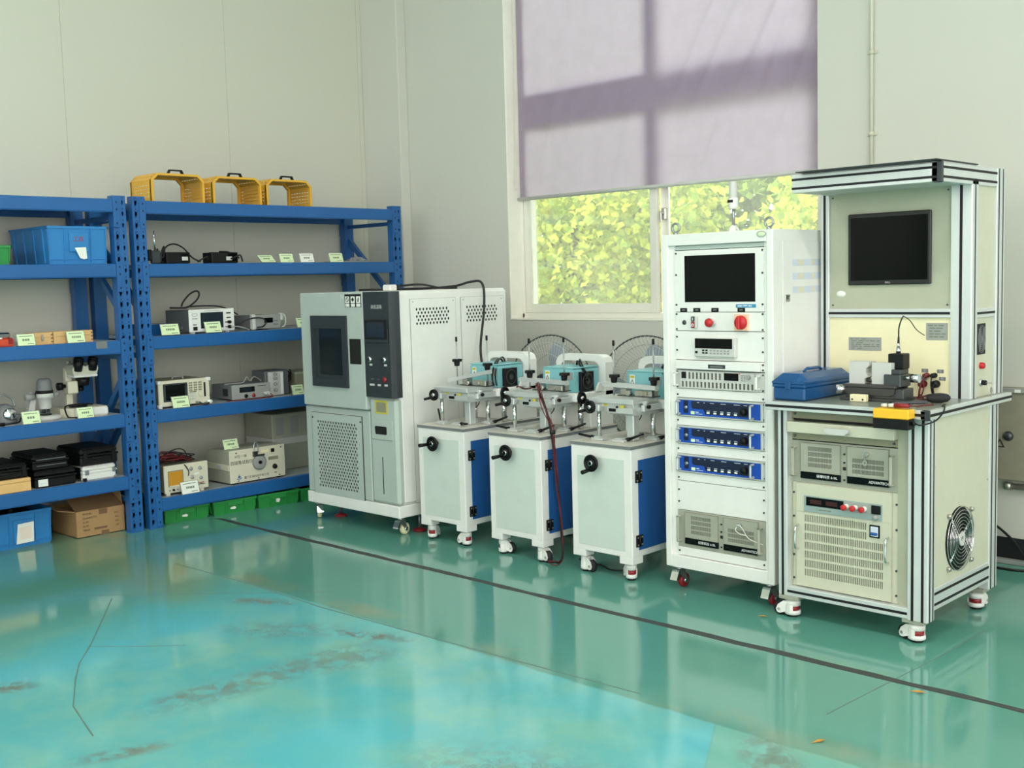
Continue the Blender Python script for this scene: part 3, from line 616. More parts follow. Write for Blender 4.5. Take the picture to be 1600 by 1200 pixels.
# signal beacon standing on the rack
bc = thing('signal_beacon', 'small white signal beacon standing on top of the tall rack', 'beacon', (.277, .20, RT+.0008), world=True)
bx, by = .274, .20
part(bc, 'bracket', MB().cyl((bx+.004, by, RT+.0008), (bx+.004, by, RT+.006), .02, 14).prism([(bx-.016, RT+.004), (bx+.022, RT+.004), (bx+.016, RT+.022), (bx+.004, RT+.038), (bx-.008, RT+.03), (bx-.016, RT+.018)], 'y', by-.014, by+.014).tube([(bx+.012, by, RT+.022), (bx+.028, by-.006, RT+.018), (bx+.03, by-.006, RT+.009)], .004, 6), 'beaconw')
part(bc, 'pole', MB().cyl((bx, by, RT+.03), (bx, by, RT+.125), .0075, 12), 'steel')
hb = part(bc, 'lamp_base', MB().lathe([(0, 0), (.020, 0), (.0225, .006), (.0225, .05), (.0195, .053)], (bx, by, RT+.112), 'z', 20), 'beaconw')
part(hb, 'label', MB().box(bx-.018, bx+.012, by-.0235, by-.0215, RT+.142, RT+.155), 'blackink')
part(bc, 'lens', MB().lathe([(.0195, 0), (.0195, .070), (.017, .076), (0, .078)], (bx, by, RT+.165), 'z', 20), 'lightgrey')

# ================================================================== WORKSTATION
wk = thing('test_workstation', 'aluminium-framed cream test bench with built-in monitor and overhanging hood', 'workstation', (1.0, .3, 0), world=True)
def profile(axis, lo, hi, faces=('-y',), gw=.010, n=None, bev=.002):
    """extruded aluminium bar lo..hi with T-slot shade painted as thin dark strips on the given faces"""
    mb = MB(); mb.box(lo[0], hi[0], lo[1], hi[1], lo[2], hi[2], bev)
    g = .0012
    ia = 'xyz'.index(axis)
    for f in faces:
        s = -1 if f[0] == '-' else 1; fa = 'xyz'.index(f[1]); wa = 3-ia-fa
        wid = hi[wa]-lo[wa]; k = n if n else (2 if wid > .06 else 1)
        for q in range(k):
            c = lo[wa]+wid*(q+.5)/k; L = list(lo); H = list(hi); L[wa] = c-gw/2; H[wa] = c+gw/2
            if s < 0: L[fa] = lo[fa]-g; H[fa] = lo[fa]
            else: L[fa] = hi[fa]; H[fa] = hi[fa]+g
            mb.box(L[0], H[0], L[1], H[1], L[2], H[2], 0, 1)  # dark strip laid on the face, standing in for slot shade
    return mb
AL = ['alu', 'groove']
DX0, DX1, DY0, DY1, DT = .617, 1.36, -.087, .76, .968
bxr = 1.338                                      # right face of the lower body
# table top: frame of profiles plus worktop
part(wk, 'top_edge', profile('x', (DX0, DY0, .931), (DX1-.012, DY0+.04, DT), ('-y',), .011), AL)
part(wk, 'top_edge', profile('y', (DX1-.04, DY0+.0, .931), (DX1, DY1, DT), ('+x',), .011), AL)
part(wk, 'top_edge', profile('y', (DX0, DY0+.04, .931), (DX0+.04, DY1, DT), ('-x',), .011), AL)
part(wk, 'worktop', B(DX0+.02, DX1-.02, DY0+.02, DY1-.01, .94, DT+.0015, .001), 'tabletop')
part(wk, 'end_cap', MB().box(DX1-.022, DX1+.002, DY0-.003, DY0+.002, .928, DT+.002, .002), 'darkgrey')
LB, LT = .10, .931; FYB = -.05
part(wk, 'leg_post', profile('z', (.656, FYB, LB), (.700, FYB+.04, LT), ('-y', '-x'), .011), AL)
part(wk, 'leg_post', profile('z', (bxr-.085, FYB, LB-.004), (bxr, FYB+.045, LT), ('-y',), .011), AL)
part(wk, 'leg_post_side', profile('z', (bxr-.02, FYB+.001, LB-.004), (bxr+.002, FYB+.062, LT), ('+x',), .008, 2), AL)
part(wk, 'leg_post', profile('z', (bxr-.045, .575, LB), (bxr+.001, .665, LT), ('+x',), .009, 2), AL)
part(wk, 'leg_post', profile('z', (.656, .62, LB), (.700, .665, LT), ('-x',), .011), AL)
part(wk, 'bottom_rail', profile('x', (.700, FYB, LB), (bxr-.085, FYB+.04, .143), ('-y',), .011), AL)
part(wk, 'side_rail', profile('y', (bxr-.04, FYB+.063, .137), (bxr, .575, .226), ('+x',), .011, 2), AL)
part(wk, 'side_panel', MB().box(bxr-.012, bxr-.004, FYB+.063, .575, .226, .931), 'cream')
sc = MB()
for y, z in [(.565, .22), (.56, .60), (.02, .73), (.01, .49)]: sc.cyl((bxr-.004, y, z), (bxr-.001, y, z), .0045, 8)
part(wk, 'panel_screws', sc, 'nickel', kind='stuff')
part(wk, 'rear_panel', MB().box(.70, bxr-.045, .64, .65, .14, .931).box(.700, .708, FYB+.04, .62, .12, .931).box(.70, bxr-.05, FYB+.04, .64, .10, .108), 'cream')
# 24 cm fan guard in the side panel
fc = (.262, .392); fr = .137
fg = MB()
for k in range(8): r = .032+.0148*k; fg.tube([(bxr+.010-.004*(k == 7), fc[0]+r*cos(t*pi/14), fc[1]+r*sin(t*pi/14)) for t in range(28)], .0017, 5, sub=1, closed=True)
for a in (.62, 2.4, 3.75, 5.45):
    for da in (-.045, .045):
        fg.tube([(bxr+.006, fc[0]+.025*cos(a+da*3), fc[1]+.025*sin(a+da*3)), (bxr+.008, fc[0]+.135*cos(a+da*.6), fc[1]+.137*sin(a+da*.6))], .0018, 5, sub=1)
g = part(wk, 'fan_guard', fg, 'chrome')
part(g, 'guard_hub', MB().ring([(fc[0]+.030*cos(t*pi/10), fc[1]+.030*sin(t*pi/10)) for t in range(20)], [(fc[0]+.010*cos(t*pi/10), fc[1]+.010*sin(t*pi/10)) for t in range(20)], 'x', bxr+.006, bxr+.012), 'lightgrey')
part(wk, 'fan_opening', MB().lathe([(0, .001), (.134, .001), (.136, 0), (.136, -.004)], (bxr-.004, fc[0], fc[1]), 'x', 32), 'hole')
bd = MB()
for k in range(5):
    a = k*2*pi/5; bd.add([(bxr-.0025, fc[0]+.03*cos(a), fc[1]+.03*sin(a)), (bxr-.0025, fc[0]+.125*cos(a+.2), fc[1]+.125*sin(a+.2)), (bxr+.001, fc[0]+.125*cos(a+.75), fc[1]+.125*sin(a+.75)), (bxr+.001, fc[0]+.03*cos(a+.9), fc[1]+.03*sin(a+.9))], [(0, 1, 2, 3)])
part(wk, 'fan_blades', bd, 'black')
sc = MB()
for a in (.75, 2.35, 3.92, 5.5): sc.cyl((bxr-.004, fc[0]+.158*cos(a), fc[1]+.158*sin(a)), (bxr+.012, fc[0]+.158*cos(a), fc[1]+.158*sin(a)), .009, 8).box(bxr+.0, bxr+.006, fc[0]+.158*cos(a)-.006, fc[0]+.158*cos(a)+.006, fc[1]+.158*sin(a)-.012, fc[1]+.158*sin(a)+.004)
part(wk, 'guard_clips', sc, 'nickel')
# front of the lower body
IY = -.012
part(wk, 'front_frame', MB().box(.700, .7085, IY-.006, IY+.01, .143, .931).box(1.196, 1.253, IY-.006, IY+.01, .143, .931).box(.7085, 1.196, IY-.004, IY+.01, .895, .931).box(.7085, 1.196, IY-.002, IY+.01, .80, .832), 'creamshade')
part(wk, 'top_filler', B(.708, 1.197, IY-.008, IY, .893, .928, .001), 'olive')
part(wk, 'drawer_gap', B(.712, 1.196, IY+.004, IY+.008, .81, .90), 'groove')
dw = part(wk, 'drawer', B(.704, 1.197, IY-.045, IY, .834, .881, .002), 'cream')
part(dw, 'drawer_pull', MB().prism([(.894, .868), (1.012, .868), (1.006, .853), (.990, .842), (.916, .842), (.900, .853)], 'y', IY-.072, IY-.060).box(.900, .914, IY-.062, IY-.045, .848, .866, .002).box(.992, 1.006, IY-.062, IY-.045, .848, .866, .002), 'lightgrey')
part(wk, 'filler_strip', B(.7085, 1.196, IY-.006, IY, .801, .832, .001), 'olive')
ipc(wk, .7085, .612, IY-.002, .4875, .184, lock=True)
ps = part(wk, 'power_supply', B(.7085, 1.196, IY-.002, IY+.006, .144, .611, .001), 'cream')
fp = MB().perf((.731, IY-.012, .150), (1, 0, 0), (0, 0, 1), (.441, .2444), 43, 5, .366/43, .0403, SLOT(.0047, .031), depth=.006, g0=(.039, .0429))
fp.perf((.731, IY-.012, .3944), (1, 0, 0), (0, 0, 1), (.335, .0866), 34, 2, .292/34, .0403, SLOT(.0047, .031), depth=.006, g0=(.039, 0))
fp.box(1.066, 1.172, IY-.012, IY-.002, .3944, .481).box(.731, 1.172, IY-.012, IY-.002, .481, .607, .001).box(.730, .7315, IY-.012, IY-.002, .150, .607).box(1.1715, 1.173, IY-.012, IY-.002, .150, .607).box(.731, 1.172, IY-.0119, IY-.0115, .1495, .151)
part(ps, 'louvre_panel', fp, 'cream'); part(ps, 'louvre_backing', MB().box(.733, 1.170, IY-.0055, IY-.005, .153, .479), 'hole')
hd = part(ps, 'meter_head', B(.769, 1.132, IY-.0145, IY-.012, .485, .556, .001), 'slate')
part(hd, 'digital_display', B(.781, .958, IY-.0162, IY-.0145, .513, .551, .0006), 'screen')
part(hd, 'red_digits', MB().box(.80, .855, IY-.0166, IY-.0162, .523, .541).box(.875, .93, IY-.0166, IY-.0162, .523, .541), 'dimred', kind='stuff')
part(hd, 'socket', B(1.085, 1.127, IY-.019, IY-.0145, .513, .550, .0015), 'black')
part(hd, 'terminal_bar', MB().box(.960, 1.086, IY-.0152, IY-.0145, .516, .551).box(.960, 1.083, IY-.016, IY-.0145, .509, .514), 'grey')
part(hd, 'maker_mark', MB().ring([(.832+.005*cos(k*pi/6), .499+.005*sin(k*pi/6)) for k in range(12)], [(.832+.0035*cos(k*pi/6), .499+.0035*sin(k*pi/6)) for k in range(12)], 'y', IY-.0149, IY-.0145).box(.842, .858, IY-.0149, IY-.0145, .496, .502).box(.860, .882, IY-.0149, IY-.0145, .497, .502).box(.884, .90, IY-.0149, IY-.0145, .496, .502), 'ink', kind='stuff')
for x in (.973, 1.013, 1.054):
    t = part(hd, 'terminal', MB().lathe([(.011, 0), (.011, .026), (.009, .028)], (x, IY-.0145, .530), 'y', 16), 'paper')
    part(t, 'terminal_tip', MB().lathe([(0, .036), (.009, .036), (.0125, .034), (.0125, .024), (.009, .022)], (x, IY-.0145, .530), 'y', 16), 'red')
part(hd, 'knob', MB().lathe([(0, .018), (.009, .017), (.011, 0)], (1.106, IY-.0145, .500), 'y', 14), 'grey')
br = part(ps, 'breaker', B(1.076, 1.122, IY-.016, IY-.012, .412, .466, .001), 'screen')
part(br, 'toggle', MB().box(1.082, 1.116, IY-.018, IY-.016, .418, .460, .001).box(1.084, 1.114, IY-.026, IY-.018, .424, .436, .002, m=1), ['stripeblue', 'doorblue'])
for x in (.742, 1.160): part(ps, 'handle', handle_u(x, .316, .420, IY-.004, .038, .0052), 'chrome')
sc = MB()
for z in (.562, .456, .283, .178):
    for x in (.7085+.006, 1.1905): screw(sc, x, IY-.002, z, .005)
for z in (.913, .816):
    for x in (.725, 1.180): screw(sc, x, IY-.008, z, .006)
part(wk, 'rack_screws', sc, 'darksteel', kind='stuff')
# feet
def level_caster(parent, x, y, h, rot, s=1.0, base='grey'):
    """white levelling caster: body over a black wheel, red thumb wheel, rubber pad"""
    M = Matrix.Translation((x, y, 0)) @ Matrix.Rotation(rot, 4, 'Z') @ Matrix.Diagonal((s, s, h/.075, 1))
    b = MB().xf(M).cyl((0, 0, .066), (0, 0, .075), .020, 16).lathe([(0, .068), (.026, .068), (.029, .064), (.029, .046), (0, .046)], (0, 0, 0), 'z', 20)
    b.lathe([(0, .026), (.030, .026), (.031, .022), (.031, .012), (.026, .009), (0, .009)], (0, 0, 0), 'z', 20)
    arc = [radians(-25+230*k/10) for k in range(11)]
    b.prism([(.031*cos(a), .031*sin(a)) for a in arc]+[(.026*cos(a), .026*sin(a)) for a in arc[::-1]], 'z', .022, .050)
    b.prism([(.008, .066), (.030, .064), (.052, .046), (.060, .026), (.055, .014), (.044, .011), (.008, .024)], 'x', -.0245, -.0165).prism([(.008, .066), (.030, .064), (.052, .046), (.060, .026), (.055, .014), (.044, .011), (.008, .024)], 'x', .0165, .0245)
    c = part(parent, 'caster', b, 'white')
    part(c, 'adjuster_wheel', MB().xf(M).lathe([(0, .045), (.0255, .045), (.0255, .027), (0, .027)], (0, 0, 0), 'z', 16), 'redwheel')
    part(c, 'wheel', MB().xf(M).lathe([(.008, -.014), (.022, -.014), (.0275, -.010), (.0275, .010), (.022, .014), (.008, .014)], (0, .047, .0277), 'x', 22), 'rubber')
    part(c, 'axle', MB().xf(M).cyl((-.027, .047, .0277), (.027, .047, .0277), .006, 10), 'nickel')
    part(c, 'pad', MB().xf(M).cyl((0, 0, .001), (0, 0, .009), .022, 16), 'rubber'); return c
for x, y, r in [(.705, -.012, radians(95)), (1.275, -.005, radians(75)), (1.275, .60, radians(0)), (.705, .60, radians(30))]:
    part(wk, 'foot_plate', B(x-.048, x+.048, y-.04, y+.045, .082, .10, .002), 'ipcgrey'); level_caster(wk, x, y, .082, r, 1.15)
# ---- upper cabinet
UY, UT = .385, 1.955; ux0, ux1 = .625, 1.325
part(wk, 'upper_post', profile('z', (ux0, UY, DT), (ux0+.042, UY+.04, 1.90), ('-y', '-x'), .011), AL)
part(wk, 'upper_post', profile('z', (1.236, UY, DT), (ux1, UY+.045, 1.90), ('-y',), .012, 1), ['alu', 'groove'])
part(wk, 'upper_post', profile('z', (ux1-.02, UY+.001, DT), (ux1+.003, UY+.062, 1.90), ('+x',), .008, 1), AL)
part(wk, 'upper_post', profile('z', (ux1-.04, .646, DT), (ux1+.004, .735, UT), ('+x',), .008, 2), AL)
part(wk, 'upper_post', profile('z', (ux0, .69, DT), (ux0+.042, .735, UT), ('-x',), .011), AL)
part(wk, 'mid_rail', profile('x', (ux0+.042, UY, 1.316), (1.236, UY+.04, 1.355), ('-y',), .011), AL)
part(wk, 'mid_rail', profile('y', (ux1-.035, UY+.062, 1.312), (ux1, .646, 1.352), ('+x',), .010), AL)
mpn = part(wk, 'monitor_panel', B(ux0+.042, 1.236, UY+.012, UY+.018, 1.355, 1.90), 'creamshade')
mn = part(mpn, 'monitor', B(.764, 1.150, UY-.004, UY+.012, 1.463, 1.782, .004), 'bezel')
part(mn, 'monitor_screen', B(.778, 1.138, UY-.0048, UY-.003, 1.483, 1.764, .0005), 'screen')
text(mn, 'DELL', .011, 'lightgrey', (.956, UY-.0045, 1.4725))
ob = part(mpn, 'oval_badge', MB().lathe([(0, .002), (.9, .002), (1, 0)], (0, 0, 0), 'y', 24), 'paper')
ob.matrix_local = Matrix.Translation(Vector((.722, UY+.012, 1.424))-Vector((1.0, .3, 0))) @ Matrix.Diagonal((.023, 1, .014, 1)) @ Matrix.Translation(Vector((1.0, .3, 0)))
sc = MB()
for x, z in ((.682, 1.372), (1.22, 1.372), (.682, 1.862), (1.22, 1.862)): screw(sc, x, UY+.012, z, .004)
part(mpn, 'panel_screws', sc, 'darksteel', kind='stuff')
lp = part(wk, 'lower_panel', B(ux0+.042, 1.236, UY+.012, UY+.018, DT, 1.316), 'ivory')
def plate(x0, x1, z0, z1, rows, split=False):
    p = part(lp, 'instruction_plate', B(x0, x1, UY+.0095, UY+.012, z0, z1, .0008), 'grey'); t = MB(); r = random.Random(int(x0*1000)); h = (z1-z0)/(rows+1)
    for k in range(rows):
        z = z1-h*(k+.85); x = x0+.008+(.006 if k else 0)
        while x < x1-.02:
            w = r.uniform(.01, .035); w = min(w, x1-.008-x); t.box(x, x+w, UY+.0091, UY+.0095, z-h*.22, z+h*.22); x += w+r.uniform(.003, .012)
            if not split and r.random() < .12: break
    part(p, 'lettering', t, 'ink', kind='stuff'); return p
plate(.761, .920, 1.166, 1.226, 6); plate(1.127, 1.222, 1.219, 1.293, 5, True)
for x, z, s in ((1.122, 1.084, '正'), (1.191, 1.083, '负'), (1.116, 1.050, '正'), (1.200, 1.051, '负')):
    q = part(lp, 'terminal_tag', B(x-.015, x+.015, UY+.0105, UY+.012, z-.008, z+.008, .0006), 'midgrey'); text(q, s, .011, 'lightgrey', (x, UY+.0103, z))
for x, z, r, m in ((1.134, 1.064, .011, 'redcable'), (1.168, 1.065, .011, 'black'), (1.118, 1.026, .016, 'redcable'), (1.176, 1.028, .016, 'black')):
    j = part(lp, 'terminal_jack', MB().lathe([(0, .034), (r*.9, .033), (r, .028), (r*.85, .014), (r*1.05, .010), (r, 0)], (x, UY+.012, z), 'y', 14), m)
    part(j, 'plug', MB().tube([(x, UY-.02, z), (x+.0, UY-.03, z-.02), (x+(.006 if r > .012 else .0)*(1 if m == 'black' else -1), UY-.028, z-.055), (x+.01*(1 if m == 'black' else -1), UY-.03, DT+.004+.0)], r*.28, 6), m)
sp = part(wk, 'upper_side_panel', B(ux1-.014, ux1-.008, UY+.062, .646, DT, 1.90), 'cream')
fn = part(sp, 'vent_fan', MB().box(ux1-.008, ux1-.004, .462, .556, 1.153, 1.286, .001), 'black')
fx = ux1-.003; fy, fz = .513, 1.219
rg = MB()
for k in range(6): r = .016+.0085*k; rg.tube([(fx, fy+r*.66*cos(t*pi/10), fz+r*sin(t*pi/10)) for t in range(20)], .0016, 4, sub=1, closed=True)
for a in (.9, 2.4, 4.05, 5.5): rg.tube([(fx, fy, fz), (fx, fy+.045*cos(a), fz+.066*sin(a))], .003, 4, sub=1)
rg.lathe([(0, .003), (.011, .003), (.013, 0)], (fx-.002, fy, fz), 'x', 14)
part(fn, 'fan_guard', rg, 'midgrey')
part(sp, 'red_button', MB().lathe([(0, .02), (.011, .019), (.0135, .015), (.0145, 0)], (ux1-.008, .512, 1.104), 'x', 18), 'red')
kl = part(sp, 'key_switch', MB().lathe([(0, .008), (.015, .008), (.017, .004), (.017, 0)], (ux1-.008, .513, 1.030), 'x', 18), 'chrome')
part(kl, 'lock_barrel', MB().cyl((ux1, .513, 1.030), (ux1+.018, .513, 1.030), .011, 14), 'black')
part(kl, 'key', MB().box(ux1+.018, ux1+.045, .507, .519, 1.0285, 1.0315, .001).ring([(.524+.011*cos(t*pi/5), .998+.014*sin(t*pi/5)) for t in range(10)], [(.524+.003*cos(t*pi/5), 1.004+.003*sin(t*pi/5)) for t in range(10)], 'x', ux1+.035, ux1+.037).box(ux1+.035, ux1+.037, .521, .527, .968, .986), 'nickel')
# hood
HY = .08
part(wk, 'hood_front', profile('x', (.655, HY, 1.875), (1.325, HY+.04, 1.952), ('-y',), .010, 2), AL)
part(wk, 'hood_side', profile('y', (ux1-.04, HY, 1.875), (ux1+.003, .646, 1.952), ('+x',), .010, 2), AL)
part(wk, 'hood_side', profile('y', (.655, HY+.04, 1.875), (.695, .70, 1.952), ('-x',), .010, 2), AL)
part(wk, 'hood_corner', B(ux1-.018, ux1+.006, HY-.004, HY+.012, 1.871, 1.955, .003), 'darkgrey')
part(wk, 'hood_panel', MB().box(.69, ux1-.03, HY+.03, .70, 1.878, 1.884).box(.64, ux1-.002, HY+.01, .74, 1.952, 1.957, .001), 'lightgrey')
part(wk, 'top_sheet', MB().box(.70, ux1+.004, .03, .44, 1.9575, 1.9625, .001), 'darkgrey')
# ================================================================== CLIMATE CHAMBER
ch = thing('climate_chamber', 'large white climate test chamber on casters with a dark glazed door', 'test chamber', (-2.37, .35, 0), world=True)
CX0, CX1, CF, CB, CZ0, CZ1 = -2.83, -1.90, -.10, .875, .115, 1.482
part(ch, 'base_plinth', B(CX0-.002, CX1, CF-.004, CB, CZ0, .188, .004), 'white')
part(ch, 'body', MB().box(CX0+.03, CX1, CF+.03, CB, .188, CZ1, .02), 'white')
part(ch, 'front_column', B(-2.158, CX1-.001, CF+.001, CF+.06, .190, .842, .018), 'greypaint')
part(ch, 'lower_front', B(CX0+.004, -2.160, CF+.004, CF+.06, .190, .752, .006), 'greypaint')
dr = part(ch, 'door', B(CX0+.02, -2.160, CF-.018, CF+.03, .760, CZ1, .006), 'greypaint')
f = MB(); ox = [(-2.683, .890), (-2.320, .890), (-2.320, 1.338), (-2.683, 1.338)]; ix = [(-2.650, .940), (-2.362, .940), (-2.362, 1.258), (-2.650, 1.258)]
f.ring(ox, ix, 'y', CF-.034, CF-.016)
wf = part(dr, 'window_frame', f, 'darkgrey')
part(dr, 'chamber_window', MB().box(-2.652, -2.36, CF-.0225, CF-.0205, .938, 1.26), 'chamberglass')
part(dr, 'window_reveal', MB().box(-2.650, -2.610, CF-.0245, CF-.0226, .94, 1.258).box(-2.610, -2.362, CF-.0245, CF-.0226, .94, .965), 'darkgrey')
hs = part(dr, 'handle_recess', MB().ring([(-2.300, 1.041), (-2.192, 1.041), (-2.192, 1.196), (-2.300, 1.196)], [(-2.294, 1.047), (-2.198, 1.047), (-2.198, 1.190), (-2.294, 1.190)], 'y', CF-.021, CF-.017).box(-2.296, -2.196, CF-.019, CF-.0182, 1.045, 1.192), 'hole')
lab = part(dr, 'warning_label', B(-2.333, -2.172, CF-.0195, CF-.018, 1.390, 1.470, .0005), 'black')
for k in range(3):
    x = -2.306+k*.054
    c = part(lab, 'pictogram', MB().box(x-.020, x+.020, CF-.0203, CF-.0195, 1.415, 1.457).box(x-.020, x+.020, CF-.0203, CF-.0195, 1.393, 1.411), 'paper')
    mb = MB()
    if k == 0: mb.ring([(x+.014*cos(t*pi/8), 1.437+.016*sin(t*pi/8)) for t in range(16)], [(x+.010*cos(t*pi/8), 1.437+.012*sin(t*pi/8)) for t in range(16)], 'y', CF-.0207, CF-.0203).prism([(x-.010, 1.446), (x-.007, 1.449), (x+.010, 1.428), (x+.007, 1.425)], 'y', CF-.0207, CF-.0203)
    elif k == 1: mb.prism([(x-.014, 1.437), (x, 1.422), (x+.014, 1.437), (x, 1.452)], 'y', CF-.0207, CF-.0203)
    else: mb.prism([(x-.008, 1.421), (x+.004, 1.421), (x+.010, 1.445), (x+.006, 1.453), (x-.002, 1.446), (x-.009, 1.436)], 'y', CF-.0207, CF-.0203)
    part(c, 'symbol', mb, 'blackink' if k < 2 else 'midgrey')
part(dr, 'small_sticker', B(-2.373, -2.342, CF-.0188, CF-.018, 1.444, 1.468), 'lightgrey')
pn = part(ch, 'control_panel', MB().prism([(-2.158, CF-.014), (-2.156, CF-.018), (-1.915, CF-.018), (-1.899, CF-.010), (-1.893, CF+.01), (-1.893, CF+.05), (-2.158, CF+.05)], 'z', .846, CZ1, 0), 'darkgrey')
text(pn, '高低温箱', .026, 'lightgrey', (-2.03, CF-.0183, 1.390))
sb = part(pn, 'touch_screen', B(-2.140, -1.924, CF-.026, CF-.018, 1.178, 1.316, .002), 'bezel')
part(sb, 'display', B(-2.120, -1.956, CF-.0272, CF-.026, 1.208, 1.300, .0008), 'lcd')
part(sb, 'sill', B(-2.140, -1.924, CF-.029, CF-.026, 1.178, 1.196, .002), 'darkgrey')
for x in (-2.108, -1.971):
    b = part(pn, 'push_button', MB().lathe([(.012, .012), (.017, .010), (.018, 0)], (x, CF-.018, 1.075), 'y', 20), 'chrome')
    part(b, 'button_cap', MB().lathe([(0, .011), (.0125, .010), (.0125, 0)], (x, CF-.018, 1.075), 'y', 16), 'darkgrey')
for x, z, w in ((-2.10, 1.043, .026), (-1.962, 1.043, .026), (-2.095, .921, .046), (-2.027, .921, .03), (-1.963, .922, .03)):
    part(pn, 'legend', B(x-w/2, x+w/2, CF-.0186, CF-.018, z-.006, z+.006), 'lightgrey')
text(pn, 'LIGHT', .011, 'midgrey', (-2.09, CF-.0183, .955)); text(pn, 'Power', .011, 'midgrey', (-2.03, CF-.0183, .955))
part(pn, 'red_switch', MB().lathe([(0, .012), (.010, .011), (.0165, .006), (.017, 0)], (-1.972, CF-.018, .955), 'y', 18), 'redwheel')
part(ch, 'yellow_label', MB().box(-2.097, -1.982, CF-.0008, CF+.001, .744, .825, m=0).box(-2.085, -1.994, CF-.0012, CF-.0008, .754, .814, m=1), ['yelsign', 'olive'])
pl = part(ch, 'drain_cover', B(-2.135, -1.937, CF-.005, CF+.001, .586, .705, .002), 'greypaint')
part(pl, 'grip_hole', MB().prism([(-2.098, .624), (-2.092, .618), (-1.996, .618), (-1.990, .624), (-1.990, .662), (-1.996, .668), (-2.096, .668), (-2.102, .660)], 'y', CF-.0058, CF-.0045), 'hole')
part(ch, 'sight_slit', B(-2.047, -2.041, CF-.0006, CF+.001, .250, .478), 'hole')
gp = part(ch, 'grille_panel', MB().perf((-2.752, CF-.003, .180), (1, 0, 0), (0, 0, 1), (.520, .534), 15, 21, .0272, .0208, OCT(.0096, 1.05), stag=True, depth=.006), 'greypaint')
part(gp, 'panel_edge', MB().box(-2.753, -2.751, CF-.003, CF+.005, .180, .714).box(-2.233, -2.231, CF-.003, CF+.005, .180, .714).box(-2.753, -2.231, CF-.003, CF+.005, .713, .715).box(-2.753, -2.231, CF-.003, CF+.005, .179, .181), 'darksteel')
part(gp, 'grille_backing', B(-2.74, -2.24, CF+.0033, CF+.0036, .19, .70), 'hole')
for x in (-2.742, -2.243): part(gp, 'panel_screw', MB().cyl((x, CF-.003, .680), (x, CF-.007, .680), .006, 8), 'darksteel')
for y0, y1, v0, v1 in ((.035, .405, .072, .356), (.452, .832, .492, .778)):
    sp = part(ch, 'side_panel', MB().perf((CX1+.004, y0, .196), (0, 1, 0), (0, 0, 1), (y1-y0, 1.236), 10, 5, .0272, .0215, OCT(.0078, 1.2), stag=True, depth=.003, g0=(v0-y0, 1.272-.196)), 'white')
    part(sp, 'panel_edge', MB().box(CX1, CX1+.0042, y0-.0015, y0, .195, 1.433).box(CX1, CX1+.0042, y1, y1+.0015, .195, 1.433).box(CX1, CX1+.0042, y0, y1, 1.432, 1.4335), 'grey')
    part(sp, 'vent_backing', B(CX1+.0002, CX1+.0006, v0-.01, v1+.01, 1.265, 1.39), 'hole')
    part(sp, 'panel_screws', MB().cyl((CX1+.004, y0+.02, 1.415), (CX1+.007, y0+.02, 1.415), .004, 8).cyl((CX1+.004, y1-.02, 1.415), (CX1+.007, y1-.02, 1.415), .004, 8), 'steel', kind='stuff')
part(ch, 'cable_port', B(-2.32, -2.24, .17, .23, CZ1, CZ1+.04, .008), 'white')
for x, y, r in ((-2.775, -.055, 60), (-1.955, -.05, 10), (-2.775, .80, 200), (-1.955, .80, 160)): caster(ch, x, y, CZ0, 'creamwheel', radians(r), .036, .026)
for x, y in ((-2.715, .07), (-1.955, .10)):
    ft = part(ch, 'levelling_foot', MB().lathe([(0, .022), (.012, .022), (.042, .010), (.044, .002), (0, .002)], (x, y, 0), 'z', 20), 'redwheel'); part(ft, 'stem', MB().cyl((x, y, .02), (x, y, CZ0), .007, 10), 'steel')
tag(part(None, 'power_cable', MB().tube([(-2.72, .30, CZ1+.008), (-2.45, .42, CZ1+.009), (-2.25, .5, CZ1+.009), (-2.05, .55, CZ1+.02), (-1.95, .60, CZ1+.045), (-1.87, .62, CZ1+.03), (-1.84, .60, 1.36), (-1.80, .52, 1.12), (-1.73, .47, .97), (-1.70, .46, .952)], .008, 7)
    .tube([(-2.45, .35, CZ1+.008), (-2.35, .36, CZ1+.03), (-2.2, .40, CZ1+.035), (-2.1, .46, CZ1+.012), (-1.98, .5, CZ1+.009)], .007, 6), 'blackcable'), 'black cable lying over the climate chamber and hanging down its right side', 'cable')

